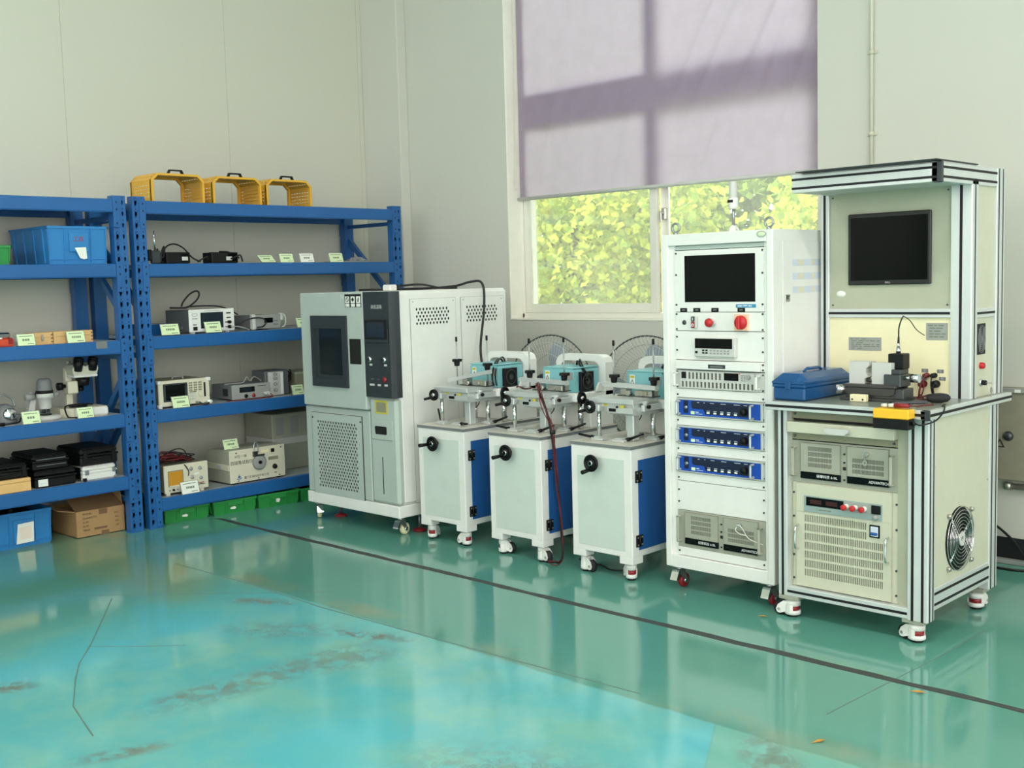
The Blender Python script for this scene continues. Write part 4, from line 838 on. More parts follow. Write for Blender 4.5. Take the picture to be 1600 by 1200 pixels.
# ================================================================== BENCH CARTS WITH FRICTION RIGS
def knob_wheel(x, y, z, R, ax='y', d=-1):
    prof = [(0, .012), (R*.38, .012), (R*.42, .006), (R*.72, .006), (R*.78, .016), (R*.95, .016), (R, .010), (R, 0), (0, 0)]
    if ax == 'y': return MB().lathe(prof, (x, y, z), 'y', 26)
    return MB().lathe(prof, (x, y, z), 'x', 26)
def cart(x0, label, bar_tilt, hand, casts, wires=False):
    t = thing('bench_cart', label, 'machine cart', (x0+.2, .28, 0), 0, 'white and blue bench carts beside the tall rack', world=True)
    y0, y1 = -.03, .62; x1 = x0+.395; zt = .69; zb = .088
    # cabinet: frame with leg feet
    part(t, 'cabinet', MB().box(x0, x1, y0, y1, zb+.035, zt-.012, .003).box(x0, x0+.085, y0, y0+.07, zb, zb+.036, .002).box(x1-.085, x1, y0, y0+.085, zb, zb+.036, .002).box(x0, x0+.085, y1-.08, y1, zb, zb+.036).box(x1-.085, x1, y1-.08, y1, zb, zb+.036), 'white')
    part(t, 'front_panel', B(x0+.043, x1-.043, y0-.0025, y0, .155, .620, .0012), 'cartfront')
    tp = part(t, 'top_plate', B(x0-.002, x1+.002, y0-.003, y1, zt-.016, zt, .001), 'cartop')
    part(tp, 'edge_band', MB().box(x0-.003, x1+.003, y0-.004, y0-.003, zt-.017, zt-.001).box(x1+.002, x1+.003, y0-.004, y1, zt-.017, zt-.001), 'midgrey')
    d = part(t, 'door', B(x1, x1+.004, y0+.052, y1-.06, .158, .615, .001), 'doorblue')
    for z in (.533, .206):
        h = part(d, 'hinge', MB().box(x1, x1+.008, y0+.028, y0+.080, z-.03, z+.03, .002).cyl((x1+.007, y0+.054, z-.03), (x1+.007, y0+.054, z+.03), .006, 8), 'black')
        b = MB()
        for yy in (.038, .070):
            for zz in (-.019, .019): b.cyl((x1+.008, y0+yy, z+zz), (x1+.010, y0+yy, z+zz), .005, 8)
        part(h, 'hinge_bolts', b, 'nickel', kind='stuff')
    hx, hz = x0+.17, .592
    hw = part(t, 'handwheel', MB().cyl((hx, y0, hz), (hx, y0-.035, hz), .012, 12).lathe([(0, .0), (.018, .0), (.022, .006), (.032, .004), (.036, -.002), (.042, .006), (.0445, .012), (.044, .018), (.036, .020), (.03, .013), (.018, .014), (.016, .02), (0, .02)], (hx, y0-.030, hz), 'y', 30), 'black')
    part(hw, 'hub', MB().lathe([(.010, .022), (.014, .022), (.0145, .016)], (hx, y0-.030, hz), 'y', 16), 'chrome')
    a = hand; hxx, hzz = hx+.034*cos(a), hz+.034*sin(a)
    part(hw, 'crank_grip', MB().cyl((hxx, y0-.048, hzz), (hxx+.012*cos(a), y0-.105, hzz+.006*sin(a)), .009, 12, .011), 'black')
    for (cx_, cy_, r) in [(x0+.05, y0+.045, casts[0]), (x1-.045, y0+.045, casts[1]), (x0+.05, y1-.05, casts[2]), (x1-.045, y1-.05, casts[3])]: level_caster(t, cx_, cy_, zb, radians(r), .95)
    # ---- friction rig on top
    rg = thing('friction_rig', label.replace('cart', 'cart').split(' cart')[0]+' rig', 'test rig', (x0+.2, .28, zt), 0, 'friction test rigs on the bench carts', world=True)
    X = lambda v: x0+v; zt += .0008
    def base(xa, ya, lever, la):
        b = part(rg, 'clamp_base', MB().box(xa-.038, xa+.038, ya-.026, ya+.026, zt, zt+.014, .002).box(xa-.024, xa+.024, ya-.020, ya+.020, zt+.014, zt+.020, .002), 'machined')
        dx, dy = cos(la), sin(la)
        part(b, 'clamp_lever', MB().cyl((xa+dx*.03, ya+dy*.03, zt+.010), (xa+dx*.05, ya+dy*.05, zt+.016), .010, 10).cyl((xa+dx*.045, ya+dy*.045, zt+.014), (xa+dx*.125, ya+dy*.125, zt+lever), .0075, 10, .0055), 'black')
    def post(xa, ya, r, z1, lev=.03, la=0, with_base=True):
        part(rg, 'post', MB().cyl((xa, ya, zt+.002), (xa, ya, z1), r, 16), 'chrome')
        if with_base: base(xa, ya, lev, la)
    post(X(.115), .065, .011, .86, *( (.075, 2.6) if bar_tilt else (.024, 3.3)))
    part(rg, 'main_post', B(X(.255), X(.30), .115, .165, zt, .830, .004), 'machined')
    base(X(.25), .07, .02 if bar_tilt else .045, -.35 if bar_tilt else .3)
    post(X(.20), .26, .010, .83, .055, 2.5)
    post(X(.345), .22, .013, .83, .045, .35)
    post(X(.375), .325, .0155, .845, with_base=False)
    part(rg, 'lower_saddle', MB().prism([(.055, .868), (.055, .84), (.075, .830), (.31, .826), (.35, .83), (.35, .868)], 'x', X(.18), X(.345)), 'machined')
    part(rg, 'slide_block', B(X(.10), X(.335), .072, .27, .866, .888, .002), 'machined')
    tb = part(rg, 'table_plate', B(X(.055), X(.345), .055, .262, .886, .912, .002), 'machined')
    for xx, zz in ((.155, .878), (.275, .874)): part(rg, 'yellow_sticker', B(X(xx)-.012, X(xx)+.012, .0535, .056, zz-.007, zz+.007), 'yelsign') if xx > .2 else part(rg, 'yellow_sticker', B(X(xx)-.012, X(xx)+.012, .0705, .073, zz-.007, zz+.004), 'yelsign')
    part(rg, 'guide_slot', MB().box(X(.19), X(.235), .0535, .056, .846, .862).cyl((X(.245), .055, .871), (X(.245), .05, .871), .006, 10), 'black')
    ar = part(rg, 'left_arm', MB().box(X(.075), X(.135), .040, .085, .842, .878, .003), 'machined')
    hw = part(rg, 'stage_handwheel', knob_wheel(X(.080), .040, .864, .034), 'black')
    part(hw, 'hub', MB().lathe([(0, .016), (.010, .016), (.012, .010)], (X(.080), .040, .864), 'y', 14), 'chrome')
    part(hw, 'crank_grip', MB().cyl((X(.080)-.026, .03, .846), (X(.080)-.052, .0, .838), .008, 10), 'black')
    part(rg, 'right_arm', MB().box(X(.345), X(.367), .12, .31, .846, .880, .003).cyl((X(.355), .135, .888), (X(.355), .165, .888), .011, 10, m=0), 'machined')
    part(rg, 'arm_bolt', MB().cyl((X(.367), .15, .870), (X(.380), .15, .870), .010, 10), 'black')
    hw = part(rg, 'stage_handwheel', MB().lathe([(0, .010), (.012, .012), (.016, .006), (.027, .006), (.030, .016), (.034, .014), (.035, .006), (.034, 0), (0, 0)], (X(.385), .315, .868), 'x', 26), 'black')
    part(hw, 'hub', MB().lathe([(0, .018), (.010, .018), (.012, .010)], (X(.385), .315, .868), 'x', 14), 'chrome')
    part(hw, 'crank_grip', MB().cyl((X(.395), .335, .856), (X(.43), .35, .850), .008, 10), 'black')
    # clamp bar with two threaded rods and star knobs
    yb = .205; xa, xb = X(.035), X(.385)
    zl, zr = (.935, 1.0) if bar_tilt else (.968, .962)
    part(rg, 'clamp_bar', MB().prism([(xa, zl-.011), (xb, zr-.011), (xb, zr+.011), (xa, zl+.011)], 'y', yb-.018, yb+.018), 'machined')
    for xx, dz in ((.105, 0), (.365, .012)):
        x = X(xx); zk = (zl+(zr-zl)*(xx-.035)/.35)+.012 if not (bar_tilt and xx < .2) else 1.025
        rod = part(rg, 'threaded_rod', MB().cyl((x, yb, .912), (x, yb, 1.185+dz), .0042, 8), 'steel')
        part(rod, 'rod_cap', MB().cyl((x, yb, 1.172+dz), (x, yb, 1.200+dz), .0065, 8), 'black')
        poly = [((.031 if k % 2 else .022)*cos(k*pi/5)+x, (.031 if k % 2 else .022)*sin(k*pi/5)+yb) for k in range(10)]
        part(rod, 'star_knob', MB().prism(poly, 'z', zk+.026, zk+.042).cyl((x, yb, zk), (x, yb, zk+.03), .015, 12, .02), 'black')
    part(rg, 'specimen_holder', MB().box(X(.15), X(.19), .20, .25, .912, .952, .002).box(X(.25), X(.36), .19, .25, .912, .946, .003).cyl((X(.22), .20, .93), (X(.22), .17, .93), .013, 12).cyl((X(.30), .19, .93), (X(.30), .18, .93), .012, 12), 'nickel')
    part(rg, 'holder_base', B(X(.14), X(.37), .185, .255, .911, .917, .001), 'darksteel')
    if not wires: part(rg, 'gold_block', B(X(.30), X(.335), .183, .192, .922, .944, .001), 'olive')
    # machine bed, drive box and arch at the back
    bd = part(rg, 'machine_bed', MB().box(X(.01), X(.39), .27, .60, .846, .895, .006).box(X(.02), X(.385), .40, .60, zt, .85, .004), 'white')
    part(bd, 'bed_bracket', MB().prism([(.44, .895), (.50, .895), (.485, .925), (.47, .945), (.455, .925)], 'x', X(.385), X(.40)), 'white')
    ah = part(rg, 'rear_arch', MB().ring([(X(.015), .85), (X(.39), .85), (X(.39), 1.05), (X(.375), 1.078), (X(.34), 1.092), (X(.06), 1.092), (X(.03), 1.075), (X(.015), 1.05)],
        [(X(.055), .89), (X(.34), .89), (X(.34), 1.03), (X(.328), 1.046), (X(.31), 1.055), (X(.09), 1.055), (X(.065), 1.045), (X(.055), 1.03)], 'y', .53, .60), 'white')
    db = part(rg, 'drive_box', MB().prism([(X(.11), .897), (X(.345), .897), (X(.345), 1.012), (X(.335), 1.028), (X(.12), 1.028), (X(.11), 1.018)], 'y', .31, .52), 'teal')
    part(db, 'top_cover', B(X(.108), X(.347), .305, .525, 1.0285, 1.034, .002), 'teal')
    wl_ = part(db, 'warning_label', B(X(.128), X(.162), .3085, .3105, .958, 1.012), 'paper')
    part(wl_, 'triangle', MB().ring([(X(.132), .964), (X(.158), .964), (X(.145), .988)], [(X(.137), .967), (X(.153), .967), (X(.145), .982)], 'y', .3078, .3085).box(X(.131), X(.159), .3078, .3085, .995, 1.007, m=1), ['blackink', 'yelsign'])
    part(db, 'spec_plate', B(X(.285), X(.335), .3085, .3105, .965, 1.008), 'grey')
    f = part(db, 'cooling_fan', MB().box(X(.345), X(.368), .345, .455, .90, 1.008, .003), 'black')
    part(f, 'fan_ring', MB().tube([(X(.3685), .40+.042*cos(k*pi/10), .954+.042*sin(k*pi/10)) for k in range(20)], .003, 5, sub=1, closed=True).cyl((X(.366), .40, .954), (X(.371), .40, .954), .016, 14), 'darkgrey')
    part(db, 'cable_bundle', MB().tube([(X(.20), .50, 1.034), (X(.23), .47, 1.055), (X(.28), .42, 1.060), (X(.33), .39, 1.03), (X(.375), .38, .985), (X(.372), .40, .96)] if not bar_tilt else [(X(.20), .50, 1.034), (X(.23), .45, 1.055), (X(.28), .36, 1.045), (X(.33), .28, .985), (X(.36), .25, .935), (X(.36), .26, .915)], .006, 6)
         .tube([(X(.22), .50, 1.034), (X(.25), .47, 1.066), (X(.30), .42, 1.064), (X(.35), .39, 1.022), (X(.385), .38, .995), (X(.378), .37, .965)] if not bar_tilt else [(X(.22), .50, 1.034), (X(.25), .45, 1.066), (X(.30), .36, 1.05), (X(.345), .29, .985), (X(.372), .265, .94), (X(.375), .27, .913)], .005, 6), 'blackcable', kind='stuff')
    part(rg, 'hanging_cable', MB().tube([(X(.20), .22, .83), (X(.205), .215, .80), (X(.235), .215, .775), (X(.265), .22, .80), (X(.27), .225, .83)], .003, 5), 'blackcable')
    return t, rg
c1, r1 = cart(-1.788, 'leftmost white cart beside the climate chamber', True, radians(190), (20, 95, 0, 0))
c2, r2 = cart(-1.189, 'middle white cart with red and black wires over its blue side', False, radians(215), (-60, -95, 0, 0), True)
c3, r3 = cart(-.579, 'white cart nearest the tall rack with blue side door', False, radians(262), (-95, 60, 0, 0))
r1['label'] = 'friction test rig with a raised slanting clamp bar on the leftmost cart'
r2['label'] = 'friction test rig with red and black wires on the middle cart'
r3['label'] = 'friction test rig with level clamp bar on the cart nearest the tall rack'
for q, lab in ((c1, 'white and blue bench cart nearest the climate chamber'), (c2, 'middle white and blue bench cart with wires hanging over its side'), (c3, 'white and blue bench cart nearest the tall rack')): q['label'] = lab
rw = random.Random(4)
def bundle(pts, n, sp, r, c, seed):
    rr = random.Random(seed); mb = MB()
    for k in range(n):
        o = [Vector((rr.gauss(0, sp), rr.gauss(0, sp*.6), rr.gauss(0, sp))) for _ in pts]
        mb.tube([Vector(p)+v*(1 if 0 < i < len(pts)-1 else .4) for i, (p, v) in enumerate(zip(pts, o))], r, 5, m=k % 2)
    return mb
lead = [(-.985, .150, .940), (-.93, .115, .955), (-.865, .045, .935), (-.80, .015, .85), (-.752, .02, .72), (-.745, .03, .56), (-.735, .04, .40), (-.725, .05, .20), (-.715, .04, .06), (-.68, -.02, .03), (-.69, -.06, .028), (-.74, -.05, .028)]
wb = thing('test_lead_bundle', 'red and black test leads draped from the middle rig to the floor', 'cable', (-.8, .1, .0), world=True)
part(wb, 'leads', bundle(lead, 7, .006, .0028, 0, 3), ['redcable', 'blackcable'], kind='stuff')
part(wb, 'tie', MB().cyl((-.751, .020, .705), (-.752, .020, .725), .016, 10), 'blackcable')
wb2 = thing('sensor_lead', 'dark red leads curling across the middle rig table', 'cable', (-1.0, .2, .92), world=True)
part(wb2, 'leads', bundle([(-1.115, .13, .93), (-1.08, .11, .936), (-1.03, .11, .93), (-1.0, .13, .93)], 4, .004, .003, 0, 9), ['redcable', 'blackcable'], kind='stuff')
tag(part(None, 'power_cable', MB().tube([(-.70, .16, .0065), (-.62, .12, .0065), (-.52, .13, .0065), (-.44, .09, .0065), (-.38, .10, .0065), (-.33, .17, .0065), (-.42, .22, .0065)], .005, 6), 'blackcable'), 'black cable lying on the floor under the cart nearest the tall rack', 'cable')
# ================================================================== FANS
def fan(x, y, z, R, tilt, label):
    t = thing('standing_fan', label, 'fan', (x, y, 0), 0, 'big standing fans behind the bench carts')
    T = Matrix.Translation((0, 0, z)) @ Matrix.Rotation(tilt, 4, 'Z') @ Matrix.Rotation(radians(-4), 4, 'X')
    part(t, 'pole', MB().cyl((0, .10, .03), (0, .10, z-.02), .017, 12).cyl((0, .10, 0), (0, .10, .03), .19, 24, .17), 'darkgrey')
    part(t, 'motor', MB().xf(T).lathe([(0, -.17), (.05, -.165), (.075, -.13), (.078, -.06), (.06, -.03), (0, -.03)], (0, 0, 0), 'y', 20), 'black')
    for front in (True, False):
        g = MB().xf(T); s = -1 if front else 1
        dep = lambda r: s*(.035+.055*(1-(r/R)**2)) if front else s*(.005+.06*(1-(r/R)**3))
        for r in (R*.30, R*.62, R*.84): g.tube([(r*cos(k*pi/18), dep(r), r*sin(k*pi/18)) for k in range(36)], .0022, 5, sub=1, closed=True)
        for k in range(72):
            a = k*2*pi/72; a2 = a+.30
            g.tube([(R*.22*cos(a), dep(R*.22), R*.22*sin(a)), (R*.6*cos(a+.14), dep(R*.6), R*.6*sin(a+.14)), (R*.9*cos(a2), dep(R*.9), R*.9*sin(a2)), (R*cos(a2), s*.004, R*sin(a2))], .00125, 4, sub=1)
        part(t, 'front_cage' if front else 'rear_cage', g, 'grey' if not front else 'lightgrey')
    part(t, 'cage_rim', MB().xf(T).tube([(R*cos(k*pi/24), 0, R*sin(k*pi/24)) for k in range(48)], .005, 6, sub=1, closed=True), 'darksteel')
    part(t, 'badge', MB().xf(T).lathe([(0, .096), (.045, .094), (.062, .088), (.062, .08)], (0, 0, 0), 'y', 24), 'darkgrey')
    for k in range(3):
        a0 = 1.15+k*2*pi/3; b = MB().xf(T); vs = []; n = 6
        for i in range(n+1):
            r = .05+(R*.86-.05)*i/n; w = .30+.22*sin(pi*min(1, i/n*1.0)); 
            for j in range(4):
                a = a0+(j/3-.5)*w*2*(.55+.45*(i/n)**.3); vs.append((r*cos(a), -.03+.05*(j/3-.5), r*sin(a)))
        m4 = len(vs); vs += [(p[0], p[1]+.003, p[2]) for p in vs]
        fs = [(i*4+j, i*4+j+1, i*4+j+5, i*4+j+4) for i in range(n) for j in range(3)]; fs += [tuple(q+m4 for q in f)[::-1] for f in fs]
        part(t, 'blade', b.add(vs, fs, 0, True), 'bladegrey')
    part(t, 'hub', MB().xf(T).lathe([(0, .05), (.04, .048), (.055, .03), (.055, .0)], (0, 0, 0), 'y', 18), 'midgrey')
    return t
fan(-1.765, 1.12, .842, .318, radians(8), 'standing fan with grey blades behind the leftmost and middle carts')
fan(-.965, 1.12, .842, .325, radians(10), 'standing fan with grey blades behind the cart nearest the tall rack')
# ================================================================== THINGS ON THE WORKSTATION
TZ = .9703
tb = thing('toolbox', 'blue metal toolbox with handle on the left of the test bench', 'toolbox', (.71, .16, TZ), radians(-1))
w, d, h = .079, .205, .074
part(tb, 'body', MB().box(-w, w, -d, d, 0, .060, .008).box(-w-.002, w+.002, -d-.002, d+.002, .058, h, .003), 'tool')
lid = MB(); prof = [(-w-.003, h), (-w-.003, h+.008), (-w+.004, h+.022), (-w+.035, h+.044), (w-.035, h+.044), (w-.004, h+.022), (w+.003, h+.008), (w+.003, h)]
vs = []; n = len(prof)
for (yy, k, dz) in ((-d-.004, .98, -.006), (-d+.028, 1, 0), (d-.028, 1, 0), (d+.004, .98, -.006)):
    for i, (x, z) in enumerate(prof): vs.append((x*k, yy, min(z, h+.011) if dz else z))
fs = [(j*n+i, j*n+i+1, j*n+n+i+1, j*n+n+i) for j in range(3) for i in range(n-1)]+[tuple(range(n))[::-1], tuple(3*n+i for i in range(n))]+[(j*n+n-1, j*n, j*n+n, j*n+2*n-1) for j in range(3)]
part(tb, 'lid', lid.add(vs, fs), 'tool')
part(tb, 'handle', MB().tube([(0, -.075, h+.044), (0, -.065, h+.050), (0, -.045, h+.055), (0, .045, h+.055), (0, .065, h+.050), (0, .075, h+.044)], .006, 8).box(-.012, .012, -.045, .045, h+.05, h+.062, .004), 'tool')
part(tb, 'latch', MB().box(-.014, .014, -d-.009, -d-.003, .05, .085, .002), 'tool')
vs_ = thing('precision_vise', 'dark precision fixture with two steel jaws and a sensor block on the test bench', 'fixture', (1.0, .18, TZ), 0)
part(vs_, 'base', MB().box(-.13, .14, -.075, .085, 0, .012, .002).box(-.11, .12, -.06, .07, .012, .024, .002), 'vise')
part(vs_, 'slide', MB().prism([(-.11, .062), (-.11, .034), (-.085, .024), (.09, .024), (.115, .034), (.115, .062)], 'y', -.065, .06).box(-.12, .12, -.07, .065, .056, .070, .003), 'vise')
part(vs_, 'jaw', MB().prism([(-.105, .07), (-.035, .07), (-.035, .092), (-.018, .10), (-.028, .115), (-.028, .135), (-.012, .150), (-.012, .165), (-.105, .165)], 'y', -.035, .025), 'lightgrey', 'machined steel jaw with a V notch')
part(vs_, 'jaw', B(-.002, .085, -.035, .025, .07, .162, .002), 'lightgrey')
part(vs_, 'clamp_screw', MB().cyl((-.03, -.02, .085), (.0, -.02, .085), .008, 12), 'vise')
part(vs_, 'side_block', MB().box(.06, .135, -.05, .05, .062, .115, .003).box(.085, .125, -.03, .05, .115, .135, .002), 'darksteel')
part(vs_, 'sensor_block', MB().box(.055, .125, .0, .06, .135, .20, .003), 'black')
part(vs_, 'probe', MB().cyl((.088, .03, .20), (.088, .03, .225), .010, 12).cyl((.088, .03, .225), (.088, .03, .245), .007, 12), 'chrome')
part(vs_, 'probe_cable', MB().cyl((.088, .03, .243), (.089, .03, .272), .0055, 8, .004).tube([(.089, .03, .265), (.09, .03, .31), (.10, .032, .345), (.105, .04, .36)], .0032, 6).tube([(.105, .04, .36), (.125, .06, .34), (.135, .10, .30), (.13, .19, .27)], .002, 5), 'blackcable')
part(vs_, 'micrometer', MB().cyl((.13, -.01, .10), (.165, -.01, .10), .008, 12).cyl((.165, -.01, .10), (.20, -.01, .10), .0185, 18), 'chrome')
part(vs_, 'micrometer', MB().cyl((-.09, -.04, .046), (-.115, -.06, .046), .010, 12).cyl((-.112, -.058, .046), (-.145, -.08, .046), .0195, 18), 'chrome')
part(vs_, 'lower_block', MB().box(.08, .15, -.055, .045, .012, .055, .003), 'darksteel')
tg = part(None, 'wooden_block', MB().box(.94, 1.013, .062, .088, TZ, TZ+.031, .002).cyl((.952, .062, TZ+.010), (.952, .060, TZ+.010), .004, 8, m=1).cyl((1.0, .062, TZ+.010), (1.0, .060, TZ+.010), .004, 8, m=1), ['ivory', 'black']); tag(tg, 'small ivory block with two holes in front of the precision fixture', 'block')
fl = thing('flat_file', 'dark flat bar tool with black grip lying on the test bench', 'tool', (1.205, .115, TZ), radians(42))
part(fl, 'blade', B(-.10, .05, -.018, .018, .001, .012, .002), 'darksteel'); part(fl, 'grip', MB().lathe([(0, 0), (.014, .004), (.020, .03), (.021, .06), (.017, .085), (.008, .097), (0, .098)], (.048, 0, .021), 'x', 14), 'rubber')
eb = thing('emergency_stop_box', 'yellow and black emergency stop box fixed to the front edge of the bench', 'switch box', (1.225, -.087, .93), 0)
part(eb, 'cover', B(-.075, .075, -.062, -.002, .005, .044, .004), 'safety'); part(eb, 'base', B(-.075, .075, -.062, -.002, -.036, .005, .003), 'black')
part(eb, 'gland', MB().cyl((.075, -.03, -.012), (.088, -.03, -.012), .008, 10), 'black')
tag(part(None, 'power_cable', MB().tube([(1.3170, -.117, .918), (1.34, -.12, .915), (1.378, -.08, .93), (1.388, -.03, .96), (1.372, .02, .978), (1.35, .05, .9755), (1.34, .10, .9755)], .0035, 6), 'blackcable'), 'thin black cable looping from the yellow switch box onto the bench', 'cable')
cl = thing('crocodile_clips', 'red crocodile clip with white sleeves lying on the yellow switch box', 'clip', (1.235, -.12, .975), radians(5))
part(cl, 'sleeve', MB().cyl((-.005, .0, .012), (.055, -.005, .013), .0105, 10, .008), 'redwheel'); part(cl, 'tip', MB().cyl((-.06, .006, .010), (-.04, .004, .011), .007, 8).cyl((-.03, .004, .011), (-.008, .002, .012), .0075, 8), 'paper'); part(cl, 'green_tip', MB().cyl((-.045, .022, .008), (-.015, .022, .010), .006, 8), 'crategreen')
part(cl, 'lead', MB().tube([(.05, -.004, .013), (.07, .06, .006), (.04, .13, -.001), (.08, .2, -.001)], .0028, 6), 'redcable')
part(lp, 'test_leads', bundle([(1.12, .36, .985), (1.14, .33, .978), (1.18, .30, .974), (1.24, .31, .974), (1.20, .26, .974), (1.13, .29, .974), (1.16, .35, .978), (1.176, .355, .99)], 3, .006, .0022, 0, 2), ['redcable', 'blackcable'], kind='stuff')
# ================================================================== SHELVING
R90 = pi/2
LEV2 = [2.09, 1.695, 1.233, .760, .188]; LEV1 = [2.095, 1.697, 1.222, .760, .366]
XF, XB = -3.375, -4.03
TEAR = [(.008, .004), (.006, .011), (0, .016), (-.006, .011), (-.008, .004), (-.005, -.005), (-.004, -.016), (.003, -.010)]
def rack_shelf(label, ya, yb, levels, skip_left=False):
    t = thing('steel_shelving', label, 'shelving', (XF-.3, (ya+yb)/2, 0), 0, 'blue steel shelving along the left wall', world=True)
    uw = .085
    def upright(y0, x, front):
        mb = MB(); d = .062; top = 2.115
        s = 1 if front else -1; xf = x; xb = x-s*d
        mb.box(min(xf-s*.0005, xb), max(xf-s*.0005, xb), y0, y0+.003, 0, top).box(min(xf-s*.0005, xb), max(xf-s*.0005, xb), y0+uw-.003, y0+uw, 0, top).box(min(xb, xb+s*.003), max(xb, xb+s*.003), y0+.003, y0+uw-.003, 0, top)
        if front:
            ny = 30; ch = .07
            for c in (0, 1): mb.perf((xf, y0+c*uw/2, 0), (0, 1, 0), (0, 0, 1), (uw/2, top), 1, ny, .030, ch, [(a*.9, b) for a, b in (TEAR if c else [(-p[0], p[1]) for p in TEAR][::-1])], depth=.003, g0=(.006, .008))
        else: mb.box(min(xf, xf-s*.003), max(xf, xf-s*.003), y0+.003, y0+uw-.003, 0, top)
        u = part(t, 'upright', mb, 'blue')
        part(u, 'foot_plate', B(min(xf, xb)-.01, max(xf, xb)+.004, y0-.004, y0+uw+.004, 0, .004), 'blue')
        if front:
            h = MB()
            for k in range(30):
                for c in (.021, .064): h.cyl((xf-.001, y0+c, .008+k*.07+.066), (xf+.0006, y0+c, .008+k*.07+.066), .004, 6, smooth=False)
            part(u, 'pin_holes', h, 'groove', kind='stuff')
    for k, y0 in enumerate((ya, yb-uw)):
        if k == 0 and skip_left: pass
        upright(y0, XF, True); upright(y0, XB, False)
        yc = y0+uw/2
        def brace(x0, z0, x1, z1, w=.02):
            d = Vector((x1-x0, 0, z1-z0)).normalized(); n = Vector((-d.z, 0, d.x))*w; p = [Vector((x0, 0, z0))+n, Vector((x1, 0, z1))+n, Vector((x1, 0, z1))-n, Vector((x0, 0, z0))-n]
            part(t, 'brace', MB().prism([(v.x, v.z) for v in p], 'y', yc-.014, yc+.014), 'blue')
        xa, xz = XB+.06, XF-.06
        brace(xa, 1.985, xz, 1.985, .014); brace(xa, 1.88, xz, 1.40); brace(xa, 1.115, xz, 1.115, .016); brace(xz, 1.0, xa, .45); brace(xa, .20, xz, .20, .014)
    for i, z in enumerate(levels):
        for front in (True, False):
            x0 = XF+.006 if front else XB-.006; s = 1 if front else -1
            b = MB().box(min(x0, x0-s*.036), max(x0, x0-s*.036), ya+uw, yb-uw, z-.080, z-.0008, .004)
            if front: b.box(x0-.02, x0+.0015, ya+uw, yb-uw, z-.083, z-.079, .001)
            bm = part(t, 'beam', b, 'blue')
            for y in ((ya+uw-.040, yb-uw) if not (skip_left and False) else (yb-uw,)):
                c = part(bm, 'end_connector', MB().box(min(x0-s*.005, x0+s*.0025), max(x0-s*.005, x0+s*.0025), y, y+.040, z-.175, z+.012, .001), 'blue')
                if front:
                    h = MB()
                    for zz in (-.02, -.065, -.15): h.box(x0+.0024, x0+.0032, y+.017, y+.025, z+zz-.006, z+zz+.006)
                    part(c, 'connector_slots', h, 'groove', kind='stuff')
        n = 4 if yb-ya > 2 else 4; w = (yb-ya-2*uw)/n
        for k in range(n):
            part(t, 'shelf_panel', B(XB+.034, XF-.034, ya+uw+k*w+.0015, ya+uw+(k+1)*w-.0015, z-.022, z-.0008, .002), 'shelfpan' if i else 'blue')
    return t
s2 = rack_shelf('blue steel shelving bay in the corner with yellow guards on top', -.945, 1.24, LEV2)
s1 = rack_shelf('blue steel shelving bay at the left edge holding microscopes and black cases', -3.16, -.990, LEV1)
part(s1, 'tape_patch', B(XF+.0062, XF+.0066, -1.235, -1.165, 1.178, 1.2215), 'midgrey')
# ---------------- helpers for shelf things: local front faces -y, placed with a quarter turn so that it faces +x
def st(name, label, cat, x, y, z, group=None, rz=0): return thing(name, label, cat, (x, y, z), R90+rz, group)
def sign(y, z, label, x=-3.385, w=.105, h=.068, lean=-.30, rz=0, flat=False, m='greenpaper'):
    t = st('label_stand', label, 'sign', x, y, z, 'labels standing on the shelves', rz)
    R = Matrix.Rotation(lean if not flat else -1.1, 4, 'X')
    part(t, 'acrylic_sheet', MB().xf(R).box(-w/2-.004, w/2+.004, 0, .002, 0, h+.003).xf(None).box(-w/2-.004, w/2+.004, -.002, .045, 0, .002), 'acrylic')
    c = part(t, 'paper', MB().xf(R).box(-w/2, w/2, -.0012, -.0004, .002, h), m)
    g = MB().xf(R); r = random.Random(int(abs(y)*997)); g.box(-w*.38, w*.38, -.0016, -.0012, h*.80, h*.86)
    x0 = -w*.22
    while x0 < w*.2: a = r.uniform(.006, .012); g.box(x0, x0+a, -.0016, -.0012, h*.42, h*.60); x0 += a+.003
    g.box(w*.05, w*.42, -.0016, -.0012, h*.14, h*.20)
    part(c, 'lettering', g, 'ink', kind='stuff'); return t
